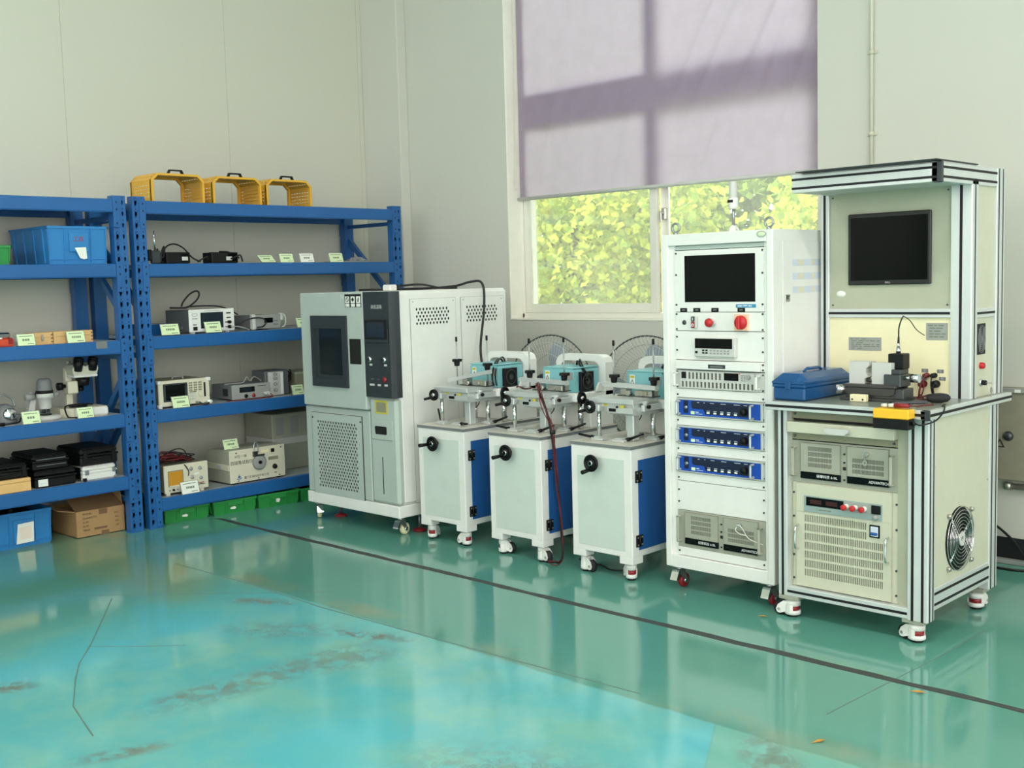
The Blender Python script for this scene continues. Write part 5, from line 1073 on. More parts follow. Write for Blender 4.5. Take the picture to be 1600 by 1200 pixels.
def crate(name, label, x, y, z, w, d, h, m, rz=0, group=None, panel=True, lip=.014, thick=.004):
    """stacking bin: tapered walls, ribs, rim, recessed label panel on the front"""
    t = st(name, label, 'crate', x, y, z, group, rz); tp = .012
    b = MB(); k = 1
    def wall(o0, o1, i0, i1): pass
    W0, W1, D0, D1 = w/2-tp, w/2, tp, 0
    ov = [(-W0, D0, 0), (W0, D0, 0), (W0, d-D0, 0), (-W0, d-D0, 0), (-W1, D1, h), (W1, D1, h), (W1, d, h), (-W1, d, h)]
    iv = [(-W0+thick, D0+thick, thick), (W0-thick, D0+thick, thick), (W0-thick, d-D0-thick, thick), (-W0+thick, d-D0-thick, thick), (-W1+thick, thick, h), (W1-thick, thick, h), (W1-thick, d-thick, h), (-W1+thick, d-thick, h)]
    fs = [(3, 2, 1, 0), (8, 9, 10, 11)]
    for i in range(4):
        j = (i+1) % 4; fs += [(i, j, 4+j, 4+i), (8+j, 8+i, 12+i, 12+j), (4+i, 4+j, 12+j, 12+i)]
    part(t, 'body', b.add(ov+iv, fs), m)
    part(t, 'rim', MB().box(-W1-.005, W1+.005, -.005, .003, h-lip, h+.002, .0015).box(-W1-.005, W1+.005, d-.003, d+.005, h-lip, h+.002, .0015).box(-W1-.005, -W1+.003, -.005, d+.005, h-lip, h+.002, .0015).box(W1-.003, W1+.005, -.005, d+.005, h-lip, h+.002, .0015), m)
    def rib(x0, y0, z0, x1, y1, z1): return MB().box(x0, x1, y0, y1, z0, z1, .001)
    n = 0
    for xx in (-.47, -.22, .22, .47):
        part(t, 'rib', MB().add([(xx*w-.003, D0-.007, .01), (xx*w+.003, D0-.007, .01), (xx*w+.003, D0+.001, .01), (xx*w-.003, D0+.001, .01), (xx*w-.003, -.006, h-.01), (xx*w+.003, -.006, h-.01), (xx*w+.003, .002, h-.01), (xx*w-.003, .002, h-.01)], [(0, 1, 5, 4), (1, 2, 6, 5), (3, 0, 4, 7), (0, 3, 2, 1), (4, 5, 6, 7)]), m)
    for yy in (.12, .36, .62, .88):
        for sgn in (-1, 1):
            part(t, 'rib', MB().add([(sgn*(W0-.001), yy*d-.003, .01), (sgn*(W0+.007), yy*d-.003, .01), (sgn*(W0+.007), yy*d+.003, .01), (sgn*(W0-.001), yy*d+.003, .01), (sgn*(W1-.002), yy*d-.003, h-.01), (sgn*(W1+.006), yy*d-.003, h-.01), (sgn*(W1+.006), yy*d+.003, h-.01), (sgn*(W1-.002), yy*d+.003, h-.01)], [(0, 1, 5, 4), (1, 2, 6, 5), (3, 0, 4, 7), (2, 3, 7, 6)]), m)
    if h > .15: part(t, 'band', MB().box(-W0-.005, W0+.005, D0-.008, D0+.002, h*.12, h*.12+.006, .001), m)
    if panel:
        part(t, 'grip_panel', MB().box(-w*.17, w*.17, -.009, -.003, h*.60, h*.93, .002), m)
    return t
# ---------------- bay 1, second board
A = crate('storage_crate', 'large bright blue plastic crate with red characters on the upper left shelf', -3.40, -1.296, LEV1[1], .375, .54, .226, 'cratesblue', panel=False)
part(A, 'front_recess', MB().box(-.055, .065, -.0075, .004, .075, .19, .002), 'cratesblue')
text(A, '工具', .034, 'redink', (0, 0, 0), '-y'); A.children[-1]
q = [c for c in A.children if c.name.startswith('lettering')][0]; q.location = (.0, -.0085, .148)
part(A, 'paper_label', MB().prism([(-.026, .098), (.044, .102), (.048, .034), (.030, .028), (.004, .036)], 'y', -.0095, -.008), 'paper')
G0 = crate('storage_crate', 'green plastic crate cut off by the photo edge beside the blue crate', -3.40, -1.88, LEV1[1], .36, .5, .11, 'crategreen')
# third board
rc = st('tool_case', 'red case with clear lid at the left end of the middle shelf', 'case', -3.41, -1.84, LEV1[2])
part(rc, 'tray', B(-.13, .13, 0, .22, 0, .045, .006), 'orange'); part(rc, 'lid', B(-.126, .112, .002, .22, .046, .082, .008), 'smoked'); part(rc, 'white_strip', B(-.10, .06, -.002, .004, .046, .054), 'paper'); part(rc, 'latch', B(.095, .118, -.006, .004, .015, .05, .002), 'redwheel')
sign(-1.648, LEV1[2], 'green label stand between the red case and the wooden boxes', h=.07, w=.10)
def wbox(y, w, label, h=.07):
    t = st('wooden_box', label, 'box', -3.437, y, LEV1[2], 'small wooden boxes on the middle shelf'); part(t, 'body', B(-w/2, w/2, 0, .10, 0, h*.58, .001), 'wood'); part(t, 'lid', B(-w/2, w/2, 0, .10, h*.59, h, .001), 'wood')
    for k in range(3): part(t, 'finger_joint', MB().box(w/2-.012, w/2+.0006, -.0006, .004, h*.12+k*h*.3, h*.12+k*h*.3+h*.14), 'cardin')
    c = part(t, 'clasp', MB().box(-.007, .007, -.004, 0, h*.3, h*.85, .001).cyl((0, -.004, h*.52), (0, -.009, h*.52), .010, 12), 'nickel'); return t
wbox(-1.535, .13, 'small wooden box with a clasp behind the left label of the middle shelf'); wbox(-1.343, .245, 'wider wooden box with round clasp behind the right label of the middle shelf', .072)
sign(-1.348, LEV1[2], 'green label stand in front of the wider wooden box', h=.072, w=.108)
# fourth board: lamp-like device, digital microscope, stereo microscope
ln = st('metal_lantern', 'grey metal lantern-shaped device at the left end of the microscope shelf', 'device', -3.46, -1.745, LEV1[3])
part(ln, 'housing', MB().lathe([(0, .0), (.066, 0), (.070, .02), (.066, .07), (.045, .105), (.018, .118), (0, .12)], (0, .08, 0), 'z', 20), 'midgrey'); part(ln, 'reflector', MB().lathe([(0, .012), (.035, .012), (.042, .0), (.042, -.02)], (.01, .02, .055), 'y', 20), 'chrome'); part(ln, 'switch', B(.005, .018, -.004, .02, .03, .06, .003), 'steel')
part(ln, 'carry_handle', MB().tube([(-.045, .06, .10), (-.04, .06, .15), (-.01, .06, .175), (.03, .06, .155), (.045, .06, .14), (.055, .06, .10)], .006, 7), 'steel'); part(ln, 'side_block', B(-.16, -.06, .02, .14, 0, .11, .005), 'devgrey')
part(ln, 'cord', MB().tube([(-.09, -.03, .008), (-.05, -.04, .008), (.0, -.02, .008), (.05, .0, .01), (.075, .03, .03)], .005, 6), 'blackcable'); part(ln, 'plug', MB().cyl((-.10, -.035, .010), (-.05, -.045, .010), .010, 10), 'black')
sign(-1.648, LEV1[3], 'green label stand between the lantern and the small grey microscope', h=.075, w=.103)
dm = st('digital_microscope', 'small light grey desktop microscope with transparent head', 'microscope', -3.44, -1.505, LEV1[3])
part(dm, 'base', MB().lathe([(0, 0), (.085, 0), (.090, .008), (.088, .022), (.07, .028), (0, .028)], (0, .09, 0), 'z', 26), 'lightgrey'); part(dm, 'stage', MB().cyl((.0, .085, .028), (.0, .085, .034), .035, 18), 'black')
part(dm, 'stand_arm', MB().prism([(-.10, .02), (-.06, .02), (-.03, .17), (-.06, .17)], 'y', .12, .16).box(-.06, .05, .12, .155, .14, .17, .004), 'lightgrey')
part(dm, 'tube', MB().lathe([(.032, .068), (.036, .075), (.040, .13), (.050, .135), (.052, .155), (.048, .162)], (0, .085, 0), 'z', 22), 'lightgrey'); part(dm, 'objective', MB().cyl((-.012, .085, .042), (-.012, .085, .07), .011, 12).cyl((.015, .085, .048), (.015, .085, .07), .009, 12), 'darkgrey')
part(dm, 'ring', MB().cyl((0, .085, .162), (0, .085, .180), .050, 22), 'black'); part(dm, 'head', MB().lathe([(.046, .180), (.042, .235), (.034, .250), (0, .253)], (0, .085, 0), 'z', 20), 'midgrey')
part(dm, 'focus_knob', MB().cyl((-.06, .10, .145), (-.115, .10, .145), .020, 14), 'grey'); part(dm, 'fine_knob', MB().cyl((.06, .10, .15), (.09, .10, .15), .014, 14), 'grey')
sm = st('stereo_microscope', 'cream stereo microscope with black eyepieces near the shelf end', 'microscope', -3.45, -1.265, LEV1[3])
part(sm, 'base', MB().prism([(-.14, .10), (-.10, .0), (.115, .0), (.125, .02), (.125, .24), (-.14, .24)], 'z', 0, .055), 'beige'); part(sm, 'front_edge', B(-.09, .122, -.006, .01, .002, .05, .012), 'white')
part(sm, 'stage_plate', MB().cyl((-.02, .11, .055), (-.02, .11, .062), .055, 22), 'black'); part(sm, 'pillar', MB().box(-.075, -.035, .14, .18, .055, .30, .004).cyl((-.03, .19, .05), (-.03, .19, .34), .012, 12), 'beige')
part(sm, 'focus_block', MB().box(-.085, -.02, .09, .17, .14, .22, .006), 'beige'); part(sm, 'focus_knob', MB().lathe([(0, -.05), (.024, -.05), (.024, -.02), (.012, -.02), (.012, 0)], (-.085, .13, .19), 'x', 16), 'black'); part(sm, 'fine_knob', MB().cyl((.0, .13, .165), (.025, .13, .165), .016, 14), 'black')
part(sm, 'objective', MB().cyl((.015, .10, .185), (.015, .10, .242), .034, 18, .044), 'black'); part(sm, 'lower_ring', MB().box(-.07, .082, .03, .17, .242, .257, .005), 'white')
part(sm, 'head', MB().prism([(-.068, .257), (.08, .257), (.092, .293), (.085, .32), (.05, .327), (.01, .308), (-.03, .327), (-.062, .318), (-.075, .293)], 'y', .04, .17), 'cream')
for dx in (-.038, .054): part(sm, 'eyepiece', MB().cyl((dx, .05, .285), (dx+.003, .03, .355), .027, 16, .031).cyl((dx+.003, .03, .355), (dx+.004, .027, .366), .032, 16, .024), 'black')
part(sm, 'cord', MB().tube([(-.135, .0, .006), (-.135, .03, .03), (-.115, .08, .066), (-.05, .10, .072), (.02, .10, .07), (.05, .12, .07)], .005, 6).tube([(-.13, .0, .006), (-.11, -.03, .006), (-.03, -.04, .006)], .004, 6).tube([(-.10, .06, .065), (-.03, .06, .075), (.06, .08, .066)], .005, 6), 'blackcable', kind='stuff')
sign(-1.318, LEV1[3], 'green label stand in front of the stereo microscope', h=.066, w=.10)
# fifth board: cases
def case(name, label, y, z, w, d, h, x=-3.40, m='black', rz=0, style=0):
    t = st(name, label, 'case', x, y, z, None, rz); hl = h*.42
    part(t, 'shell', MB().box(-w/2, w/2, 0, d, 0, h-hl-.002, .010), m); part(t, 'lid', MB().box(-w/2, w/2, 0, d, h-hl+.002, h, .014), m); part(t, 'seam', MB().box(-w/2-.003, w/2+.003, -.003, d+.003, h-hl-.006, h-hl+.006, .002), m)
    if style == 1:
        for xx in (-.38, .38): part(t, 'latch', MB().box(xx*w-.012, xx*w+.012, -.010, .002, h*.22, h*.78, .003), 'black')
        for k in range(3): part(t, 'rib', MB().box(-w*.3+k*w*.3-.004, -w*.3+k*w*.3+.004, -.006, .004, h-hl+.010, h-.014, .002), m)
        part(t, 'grip', MB().tube([(-.05, 0, h*.45), (-.045, -.022, h*.45), (.045, -.022, h*.45), (.05, 0, h*.45)], .006, 6), 'black')
    if style == 2:
        part(t, 'front_groove', MB().box(-w*.40, w*.42, -.002, .002, h*.30, h*.33).box(-w*.40, w*.42, -.002, .002, h*.68, h*.72), 'midgrey', kind='stuff')
    return t
case('instrument_case', 'black plastic case on the pale wooden box at the left of the lower shelf', -1.80, LEV1[4]+.0788, .24, .36, .088, -3.405, style=1)
wb_ = st('wooden_case', 'pale varnished wooden case under the leftmost black case', 'box', -3.395, -1.80, LEV1[4]); part(wb_, 'body', B(-.135, .125, 0, .34, 0, .055, .002), 'lightwood'); part(wb_, 'lid', B(-.135, .125, 0, .34, .0565, .078, .002), 'lightwood')
lo = case('instrument_case', 'black case with a white sticker, bottom of the middle stack', -1.522, LEV1[4], .25, .34, .104, -3.40, style=0)
part(lo, 'sticker', MB().box(-.108, -.05, -.0012, .001, .010, .052).box(-.10, -.06, -.0016, -.0012, .026, .030, m=1), ['paper', 'stripeblue'])
case('instrument_case', 'black case with pale grooves, top of the middle stack', -1.545, LEV1[4]+.1048, .215, .33, .094, -3.405, style=2)
al = case('aluminium_case', 'silver aluminium case under the ribbed black case', -1.246, LEV1[4], .215, .33, .094, -3.40, m='white')
part(al, 'corner', MB().box(-.109, -.085, -.004, .01, .001, .022, .003), 'black'); part(al, 'corner', MB().box(.088, .109, -.004, .01, .001, .018, .003), 'midgrey')
for xx in (-.085, .09): part(al, 'latch', MB().box(xx-.012, xx+.012, -.009, 0, .04, .068, .002).cyl((xx, -.009, .055), (xx, -.012, .055), .007, 10), 'steel')
part(al, 'side_grip', B(-.113, -.107, .03, .30, .01, .085, .002), 'black')
case('instrument_case', 'large ribbed black case on top of the silver aluminium case', -1.246, LEV1[4]+.0948, .24, .345, .108, -3.395, style=1)
# floor under bay 1
C = crate('storage_crate', 'blue plastic crate on the floor with a white paper and black bags', -3.55, -1.68, 0, .36, .5, .215, 'cratesblue', panel=False)
part(C, 'front_recess', MB().box(-.055, .065, -.004, .006, .03, .17, .002), 'cratesblue')
part(C, 'paper_label', MB().prism([(-.045, .025), (.06, .028), (.066, .15), (-.03, .145)], 'y', -.008, -.0065), 'paper')
part(C, 'paper_print', MB().box(-.022, .048, -.0085, -.008, .05, .125), 'palepeach')
bgm = MB(); rr = random.Random(11); n = 14; vs = []
for i in range(n+1):
    for j in range(n+1):
        u, v = i/n, j/n; e = min(1, 6*min(u, v, 1-u, 1-v)); vs.append((-.16+.32*u, .02+.46*v, .15+.045*e+e*.018*rr.uniform(-1, 1)))
fs = [(i*(n+1)+j, (i+1)*(n+1)+j, (i+1)*(n+1)+j+1, i*(n+1)+j+1) for i in range(n) for j in range(n)]
bg_ = st('plastic_bags', 'crumpled dark plastic bags filling the blue floor crate', 'bag', -3.55, -1.68, .0); part(bg_, 'bag_film', MB().add(vs, fs, 0, True), 'bagplastic')
ct = st('cardboard_box', 'open brown cardboard box printed with a shipping form on the floor', 'box', -3.50, -1.212, 0); w, d, h, th = .158, .36, .166, .005
part(ct, 'body', MB().box(-w, w, 0, th, 0, h).box(-w, w, d-th, d, 0, h).box(-w, -w+th, th, d-th, 0, h).box(w-th, w, th, d-th, 0, h).box(-w, w, 0, d, 0, .004), 'card')
part(ct, 'front_flap', MB().xf(Matrix.Translation((0, .002, h)) @ Matrix.Rotation(radians(28), 4, 'X')).box(-w, w, 0, .15, -.004, 0), 'cardin'); part(ct, 'side_flap', MB().xf(Matrix.Translation((w-.002, 0, h)) @ Matrix.Rotation(radians(-97), 4, 'Y')).box(-.0, .085, .02, d-.10, -.004, 0), 'card')
part(ct, 'side_flap', MB().xf(Matrix.Translation((-w+.002, 0, h)) @ Matrix.Rotation(radians(12), 4, 'Y')).box(-.112, 0, .01, d-.02, -.002, .002), 'card')
part(ct, 'tape', MB().box(-.01, .045, -.0006, .0, h-.035, h-.001).box(.0, .05, -.0006, 0, .0, .026), 'cardin', kind='stuff')
for s_, x, z in (('MODEL:', -.117, .145), ('QUANTITY:', -.117, .118), ('G.W.:', -.117, .093), ('N.W.:', -.117, .068), ('MEAS:', -.117, .043)): text(ct, s_, .018, 'blackink', (0, 0, 0), align='LEFT').location = (x, -.0006, z)
for s_, z in (('PCS', .125), ('KG', .098), ('KG', .072), ('CM', .046)): text(ct, s_, .016, 'blackink', (0, 0, 0), align='RIGHT').location = (.118, -.0006, z)
part(ct, 'smudged_print', MB().box(-.045, .04, -.0006, 0, .038, .052), 'cardin')
tag(part(None, 'cable_coil', MB().tube([(-3.60, -1.10+.05*cos(k*.8), .235+.006*k*.2) if False else (-3.66+.04*sin(k*.8), -1.27+.05*cos(k*.8), .172+.001*k) for k in range(16)], .004, 6), 'blackcable'), 'black cable coiled in the open cardboard box', 'cable')
# ---------------- bay 2, top board: three guards
def guard(y, label):
    t = st('machine_guard', label, 'guard', -3.405, y, LEV2[0], 'yellow guards on top of the corner shelving'); w, h, c, d, e = .188, .182, .042, .285, .014
    o = [(-w, 0), (-w, h-c), (-w+c, h), (w-c, h), (w, h-c), (w, 0)]; i = [(-w+e, 0), (-w+e, h-c-e*.4), (-w+c+e*.4, h-e), (w-c-e*.4, h-e), (w-e, h-c-e*.4), (w-e, 0)]
    f = MB()
    for a, b in ((0, .022), (d-.022, d)):
        n = 6; vs = [(x, yy, z) for yy in (a, b) for x, z in o+i]; fs = []
        for k in range(5): fs += [(k, k+6, k+7, k+1), (12+k, 13+k, 19+k, 18+k), (k, k+1, 13+k, 12+k), (6+k, 18+k, 19+k, 7+k)]
        f.add(vs, fs+[(0, 12, 18, 6), (5, 11, 23, 17)])
        part(t, 'end_frame', f, 'yellow'); f = MB()
    for k in range(5):
        a, b = Vector((o[k][0], .01, o[k][1])), Vector((o[k+1][0], .01, o[k+1][1]))
        a2 = a.lerp(b, .0); L = (b-a).length; nr = {0: 4, 1: 1, 2: 5, 3: 1, 4: 4}[k]
        dirv = (b-a).normalized()
        for inner in (False,):
            mb = MB(); 
            if k == 2: mb.perf(a2, dirv, (0, 1, 0), (L, d-.02), 5, 7, L/6, .032, SLOT(.006, .018), depth=.002)
            else: mb.perf(a2, dirv, (0, 1, 0), (L, d-.02), nr, 7, .023, .032, SLOT(.0055, .02), depth=.002)
            nn = dirv.cross(Vector((0, 1, 0)))
            part(t, 'perforated_panel', mb, 'yellow')
    part(t, 'carry_handle', MB().prism([(-.058, h), (-.044, h+.028), (.044, h+.028), (.058, h), (.046, h), (.037, h+.019), (-.037, h+.019), (-.046, h)], 'y', .022, .042), 'black'); return t
guard(-.602, 'yellow perforated guard, leftmost of the three on top shelf'); guard(-.162, 'yellow perforated guard, middle of the three on top shelf'); guard(.256, 'yellow perforated guard, rightmost of the three on top shelf')
# second board
L = LEV2[1]
rd = st('radio_transmitter', 'dark handheld radio with a tall silver aerial beside the shelf post', 'radio', -3.40, -.795, L); part(rd, 'body', B(-.018, .04, 0, .035, 0, .085, .006), 'darkgrey'); part(rd, 'side_pack', B(-.05, -.018, .0, .04, .02, .09, .006), 'black'); part(rd, 'aerial', MB().cyl((.012, .02, .085), (.008, .02, .21), .006, 8, .0045), 'chrome'); part(rd, 'knob', MB().cyl((.028, .02, .085), (.028, .02, .097), .006, 8), 'black')
def charger(y, label, wide, cabpts, plate):
    t = st('power_adapter', label, 'adapter', -3.42, y, L); part(t, 'body', B(-wide/2, wide/2, 0, .12, .002, .074, .004), 'black'); part(t, 'feet', B(-wide/2+.01, wide/2-.01, .01, .11, 0, .003), 'rubber'); part(t, 'rating_plate', B(plate-.022, plate+.022, -.0012, .001, .02, .045), 'lightgrey'); part(t, 'vent_side', B(wide*.1, wide*.45, -.001, .002, .012, .066), 'screen'); part(t, 'cord', MB().tube(cabpts, .0055, 7), 'blackcable'); return t
charger(-.62, 'black power adapter with a looping cord beside the handheld radio', .17, [(-.09, .03, .014), (-.125, .0, .012), (-.12, .0, .07), (-.09, .02, .11), (-.085, .02, .09), (-.11, .0, .04)] + [(-.115, .01, .06), (-.06, .03, .115), (.01, .05, .128), (.07, .05, .10), (.105, .03, .05), (.13, .01, .025), (.16, .0, .014)], .045)
charger(-.275, 'black power adapter with its cord wrapped over the top', .20, [(.02, .03, .078), (-.02, .03, .08), (0, .04, .08), (.05, .05, .078), (.09, .04, .06), (.105, .0, .035), (.08, -.008, .045), (.04, -.008, .03)] + [(.10, .0, .05), (.13, .02, .055), (.145, .03, .04), (.146, .02, .012)], .03)
tag(part(None, 'power_cable', MB().tube([(-3.44, -.47, L+.012), (-3.45, -.43, L+.03), (-3.44, -.40, L+.045), (-3.46, -.385, L+.03)], .005, 6), 'blackcable'), 'short black cable between the two power adapters', 'cable')
sign(.047, L+.003, 'green label stand lying tilted beside the second power adapter', w=.115, h=.075, lean=-.85); sign(.198, L, 'plain green label stand, second from the power adapters', w=.11, h=.064)
sign(.37, L, 'white-edged green label stand near the middle of the upper corner shelf', w=.115, h=.066, m='paper'); sign(.628, L, 'label stand next to the flat metal sheet on the upper corner shelf', w=.118, h=.068)
fs_ = st('metal_sheet', 'flat grey metal sheet lying at the right end of the upper shelf', 'plate', -3.46, .85, L); part(fs_, 'plate', B(-.13, .13, 0, .22, .002, .010, .001), 'grey'); part(fs_, 'rubber_feet', MB().cyl((-.11, .02, 0), (-.11, .02, .002), .008, 8).cyl((.11, .02, 0), (.11, .02, .002), .008, 8), 'rubber', kind='stuff')
pb = st('plastic_bag', 'clear crumpled plastic bag on the metal sheet', 'bag', -3.48, .93, L+.010); vs = []; n = 10; rr = random.Random(5)
for i in range(n+1):
    for j in range(n+1):
        u, v = i/n-.5, j/n-.5; vs.append((u*.18, .06+v*.12, max(.001, .03*(1-(u*u+v*v)*3.2)+rr.uniform(-.006, .006))))
part(pb, 'film', MB().add(vs, [(i*(n+1)+j, (i+1)*(n+1)+j, (i+1)*(n+1)+j+1, i*(n+1)+j+1) for i in range(n) for j in range(n)], 0, False), 'bag')
# third board
L = LEV2[2]
b0 = st('small_crate', 'small dark blue crate behind the label at the shelf post', 'crate', -3.46, -.79, L); part(b0, 'body', B(-.07, .12, 0, .3, 0, .072, .004), 'tool'); part(b0, 'rim', B(-.073, .123, -.003, .303, .062, .075, .002), 'tool')
it = st('bench_meter', 'grey bench instrument with white front and large dark screen', 'instrument', -3.42, -.396, L); w, h, d = .17, .148, .32
part(it, 'case', B(-w+.004, w-.004, .012, d, .012, h+.008, .004), 'devgrey'); part(it, 'front', B(-w, w, 0, .014, .010, h+.012, .005), 'white'); part(it, 'side_strip', B(-w-.001, -w+.01, .10, .30, .03, .05), 'midgrey')
sc_ = part(it, 'screen_bezel', B(-.087, .082, -.002, .001, .032, .138, .001), 'bezel'); part(sc_, 'screen', B(-.083, .078, -.003, -.002, .036, .134), 'lcd'); part(it, 'brand_oval', MB().ring([(-.13+.021*cos(k*pi/10), .125+.012*sin(k*pi/10)) for k in range(20)], [(-.13+.018*cos(k*pi/10), .125+.0095*sin(k*pi/10)) for k in range(20)], 'y', -.001, .001), 'grey'); part(it, 'model_text', MB().box(-.15, -.11, -.0006, 0, .096, .102).box(-.06, .06, -.0006, 0, .146, .149), 'grey', kind='stuff')
part(it, 'power_switch', B(-.145, -.115, -.006, .001, .022, .046, .002), 'black'); part(it, 'small_switch', B(-.145, -.12, -.003, .001, .056, .062), 'black')
for z, k in ((.125, 0), (.094, 0)): part(it, 'key', B(.108, .14, -.003, .001, z, z+.008, .001), 'black')
for z in (.068, .036): part(it, 'connector', MB().cyl((.122, 0, z), (.122, -.022, z), .011, 12).cyl((.122, -.022, z), (.122, -.03, z), .006, 8).box(.095, .11, -.003, 0, z-.003, z+.003), 'black')
for x in (-.14, .12): part(it, 'foot', B(x-.015, x+.015, .01, .04, 0, .012, .003), 'lightgrey')
part(it, 'lead', MB().tube([(.122, -.028, .036), (.17, -.04, .034), (.22, -.035, .022), (.27, -.02, .006)], .0045, 6), 'grey')
tag(part(None, 'looped_cable', MB().tube([(-3.55, -.63, L+0.175), (-3.55, -.55, L+0.172), (-3.54, -.50, L+0.177), (-3.53, -.44, L+0.222), (-3.53, -.42, L+0.262), (-3.53, -.44, L+0.282), (-3.53, -.49, L+0.262), (-3.54, -.535, L+0.212), (-3.54, -.55, L+0.182)], .006, 7).tube([(-3.56, -.50, L+0.178), (-3.56, -.40, L+0.180), (-3.55, -.28, L+0.175), (-3.52, -.21, L+0.152), (-3.5, -.15, L+0.112)], .005, 6), 'blackcable'), 'black cable looped on top of the bench instrument', 'cable')
sign(-.722, L+.003, 'label stand in front of the small blue crate', w=.125, h=.073, rz=.0); sign(-.408, L+.003, 'yellowish label stand in front of the bench instrument screen', w=.118, h=.074)
i2 = st('bench_meter', 'low grey bench instrument with clear front guard right of the white one', 'instrument', -3.43, .04, L)
part(i2, 'case', MB().box(-.115, .105, .014, .26, .010, .102, .004), 'midgrey'); part(i2, 'front', B(-.115, .11, 0, .016, .008, .105, .003), 'grey'); part(i2, 'display', B(-.025, .045, -.002, .001, .048, .082), 'screen'); part(i2, 'corner_guard', MB().box(-.122, -.095, -.006, .03, .004, .11, .004), 'lightgrey'); part(i2, 'corner_guard', MB().box(.11, .13, -.008, .03, .06, .112, .004).tube([(.112, -.004, .012), (.14, -.012, .03), (.14, -.012, .09), (.115, -.004, .108)], .005, 6), 'lightgrey')
part(i2, 'key_outlines', MB().box(.05, .085, -.0012, 0, .03, .04).box(.05, .085, -.0012, 0, .055, .065), 'midgrey', kind='stuff'); part(i2, 'lead', MB().tube([(-.245, .05, .02), (-.2, .02, .06), (-.12, -.01, .085), (-.05, -.02, .08), (-.025, -.02, .05), (-.05, -.02, .025), (-.09, -.01, .02)], .005, 6), 'blackcable')
sign(.315, L+.003, 'label stand half hidden by the climate chamber on the middle shelf', w=.11, h=.07)
# fourth board
L = LEV2[3]
sa = st('spectrum_analyser', 'beige spectrum analyser with a large dark screen and many keys', 'instrument', -3.41, -.632, L); w, h, d = .185, .178, .30
part(sa, 'case', B(-w+.004, w-.004, .015, d, .014, h, .006), 'olive'); part(sa, 'front', MB().box(-w, w, 0, .018, .012, h+.002, .005), 'beige'); z_ = part(sa, 'screen_bezel', B(-.155, .02, -.003, .001, .042, .160, .002), 'darkgrey'); part(z_, 'screen', B(-.138, .0, -.004, -.003, .052, .150), 'screen')
for k, (x0, z0) in enumerate([(.032, .10), (.066, .10), (.10, .10)]):
    kk = MB()
    for r_ in range(4):
        for c_ in range(2): kk.box(x0+c_*.013, x0+.010+c_*.013, -.003, 0, z0+r_*.016, z0+.010+r_*.016)
    part(sa, 'keypad', kk, 'olive', kind='stuff')
kk = MB()
for r_ in range(3):
    for c_ in range(3): kk.box(.034+c_*.016, .046+c_*.016, -.003, 0, .042+r_*.017, .053+r_*.017)
part(sa, 'number_keys', kk, 'lightgrey', kind='stuff'); part(sa, 'black_bar', B(.034, .082, -.003, 0, .092, .096), 'black')
part(sa, 'tuning_knob', MB().cyl((.112, 0, .077), (.112, -.014, .077), .0165, 16), 'beige'); part(sa, 'drive_slot', B(.140, .152, -.002, .001, .055, .150), 'black')
for x, z in ((-w+.006, h-.01), (w-.006, h-.01), (-w+.006, .012), (w-.006, .012)): part(sa, 'corner_bumper', MB().box(x-.012, x+.012, -.008, .03, z-.01, z+.014, .004), 'white')
part(sa, 'carry_handle', MB().tube([(-.03, .10, h), (-.025, .10, h+.014), (.04, .10, h+.014), (.045, .10, h)], .005, 6), 'grey'); part(sa, 'jacks', MB().cyl((.08, 0, .024), (.08, -.018, .024), .008, 10).cyl((.02, 0, .026), (.02, -.01, .026), .007, 10), 'nickel', kind='stuff')
part(sa, 'probe_cap', MB().cyl((.155, -.01, .026), (.165, -.045, .022), .012, 12), 'paper'); part(sa, 'probe_lead', MB().tube([(.09, -.02, .024), (.11, -.035, .008), (.14, -.04, .008), (.16, -.03, .02)], .005, 6), 'blackcable')
sign(-.678, L, 'label stand in front of the spectrum analyser screen', w=.118, h=.076, x=-3.378)
dc = st('dc_supply', 'grey power supply with small display and red and black sockets', 'instrument', -3.43, -.114, L); w, h, d = .152, .104, .27
part(dc, 'case', B(-w+.003, w-.003, .01, d, .008, h, .003), 'midgrey'); part(dc, 'front', B(-w, w, 0, .012, .006, h+.002, .003), 'grey'); part(dc, 'display', MB().box(-.095, .025, -.003, .001, .052, .088, .001).box(-.075, -.005, -.0035, -.003, .06, .08, m=1), ['black', 'lcd']); part(dc, 'model_text', MB().box(.05, .12, -.0006, 0, .085, .089), 'darkgrey', kind='stuff')
for x, m in ((-.045, 'black'), (.015, 'redwheel')): part(dc, 'socket', MB().lathe([(0, .008), (.012, .007), (.014, 0)], (x, 0, .026), 'y', 14), m)
part(dc, 'plug', MB().cyl((.10, 0, .035), (.10, -.03, .035), .010, 10).cyl((.125, 0, .032), (.13, -.03, .030), .012, 10), 'lightgrey'); part(dc, 'side_vent', MB().box(-w-.0005, -w+.004, .06, .12, .03, .08), 'darkgrey'); part(dc, 'lead', MB().tube([(.13, -.03, .03), (.14, -.05, .01), (.08, -.05, .006), (0, -.04, .005), (-.15, -.02, .005), (-.2, .0, .004)], .0035, 6), 'redcable')
part(dc, 'top_lead', MB().tube([(-.16, .08, .112), (-.07, .08, .112), (-.02, .07, .115), (.01, .07, .15), (.035, .07, .122), (.08, .09, .145), (.12, .10, .13), (.145, .10, .112)], .0045, 6), 'grey')
i3 = st('terminal_device', 'grey device with screw terminals standing behind the power supply', 'instrument', -3.47, .125, L)
part(i3, 'case', MB().box(-.08, .115, .03, .20, .004, .178, .004), 'devgrey'); part(i3, 'front', B(-.06, .055, .0, .03, .004, .17, .003), 'lightgrey')
for z in (.045, .085, .125, .155): part(i3, 'terminal', MB().cyl((-.02, 0, z), (-.02, -.022, z), .013, 12, .010), 'grey')
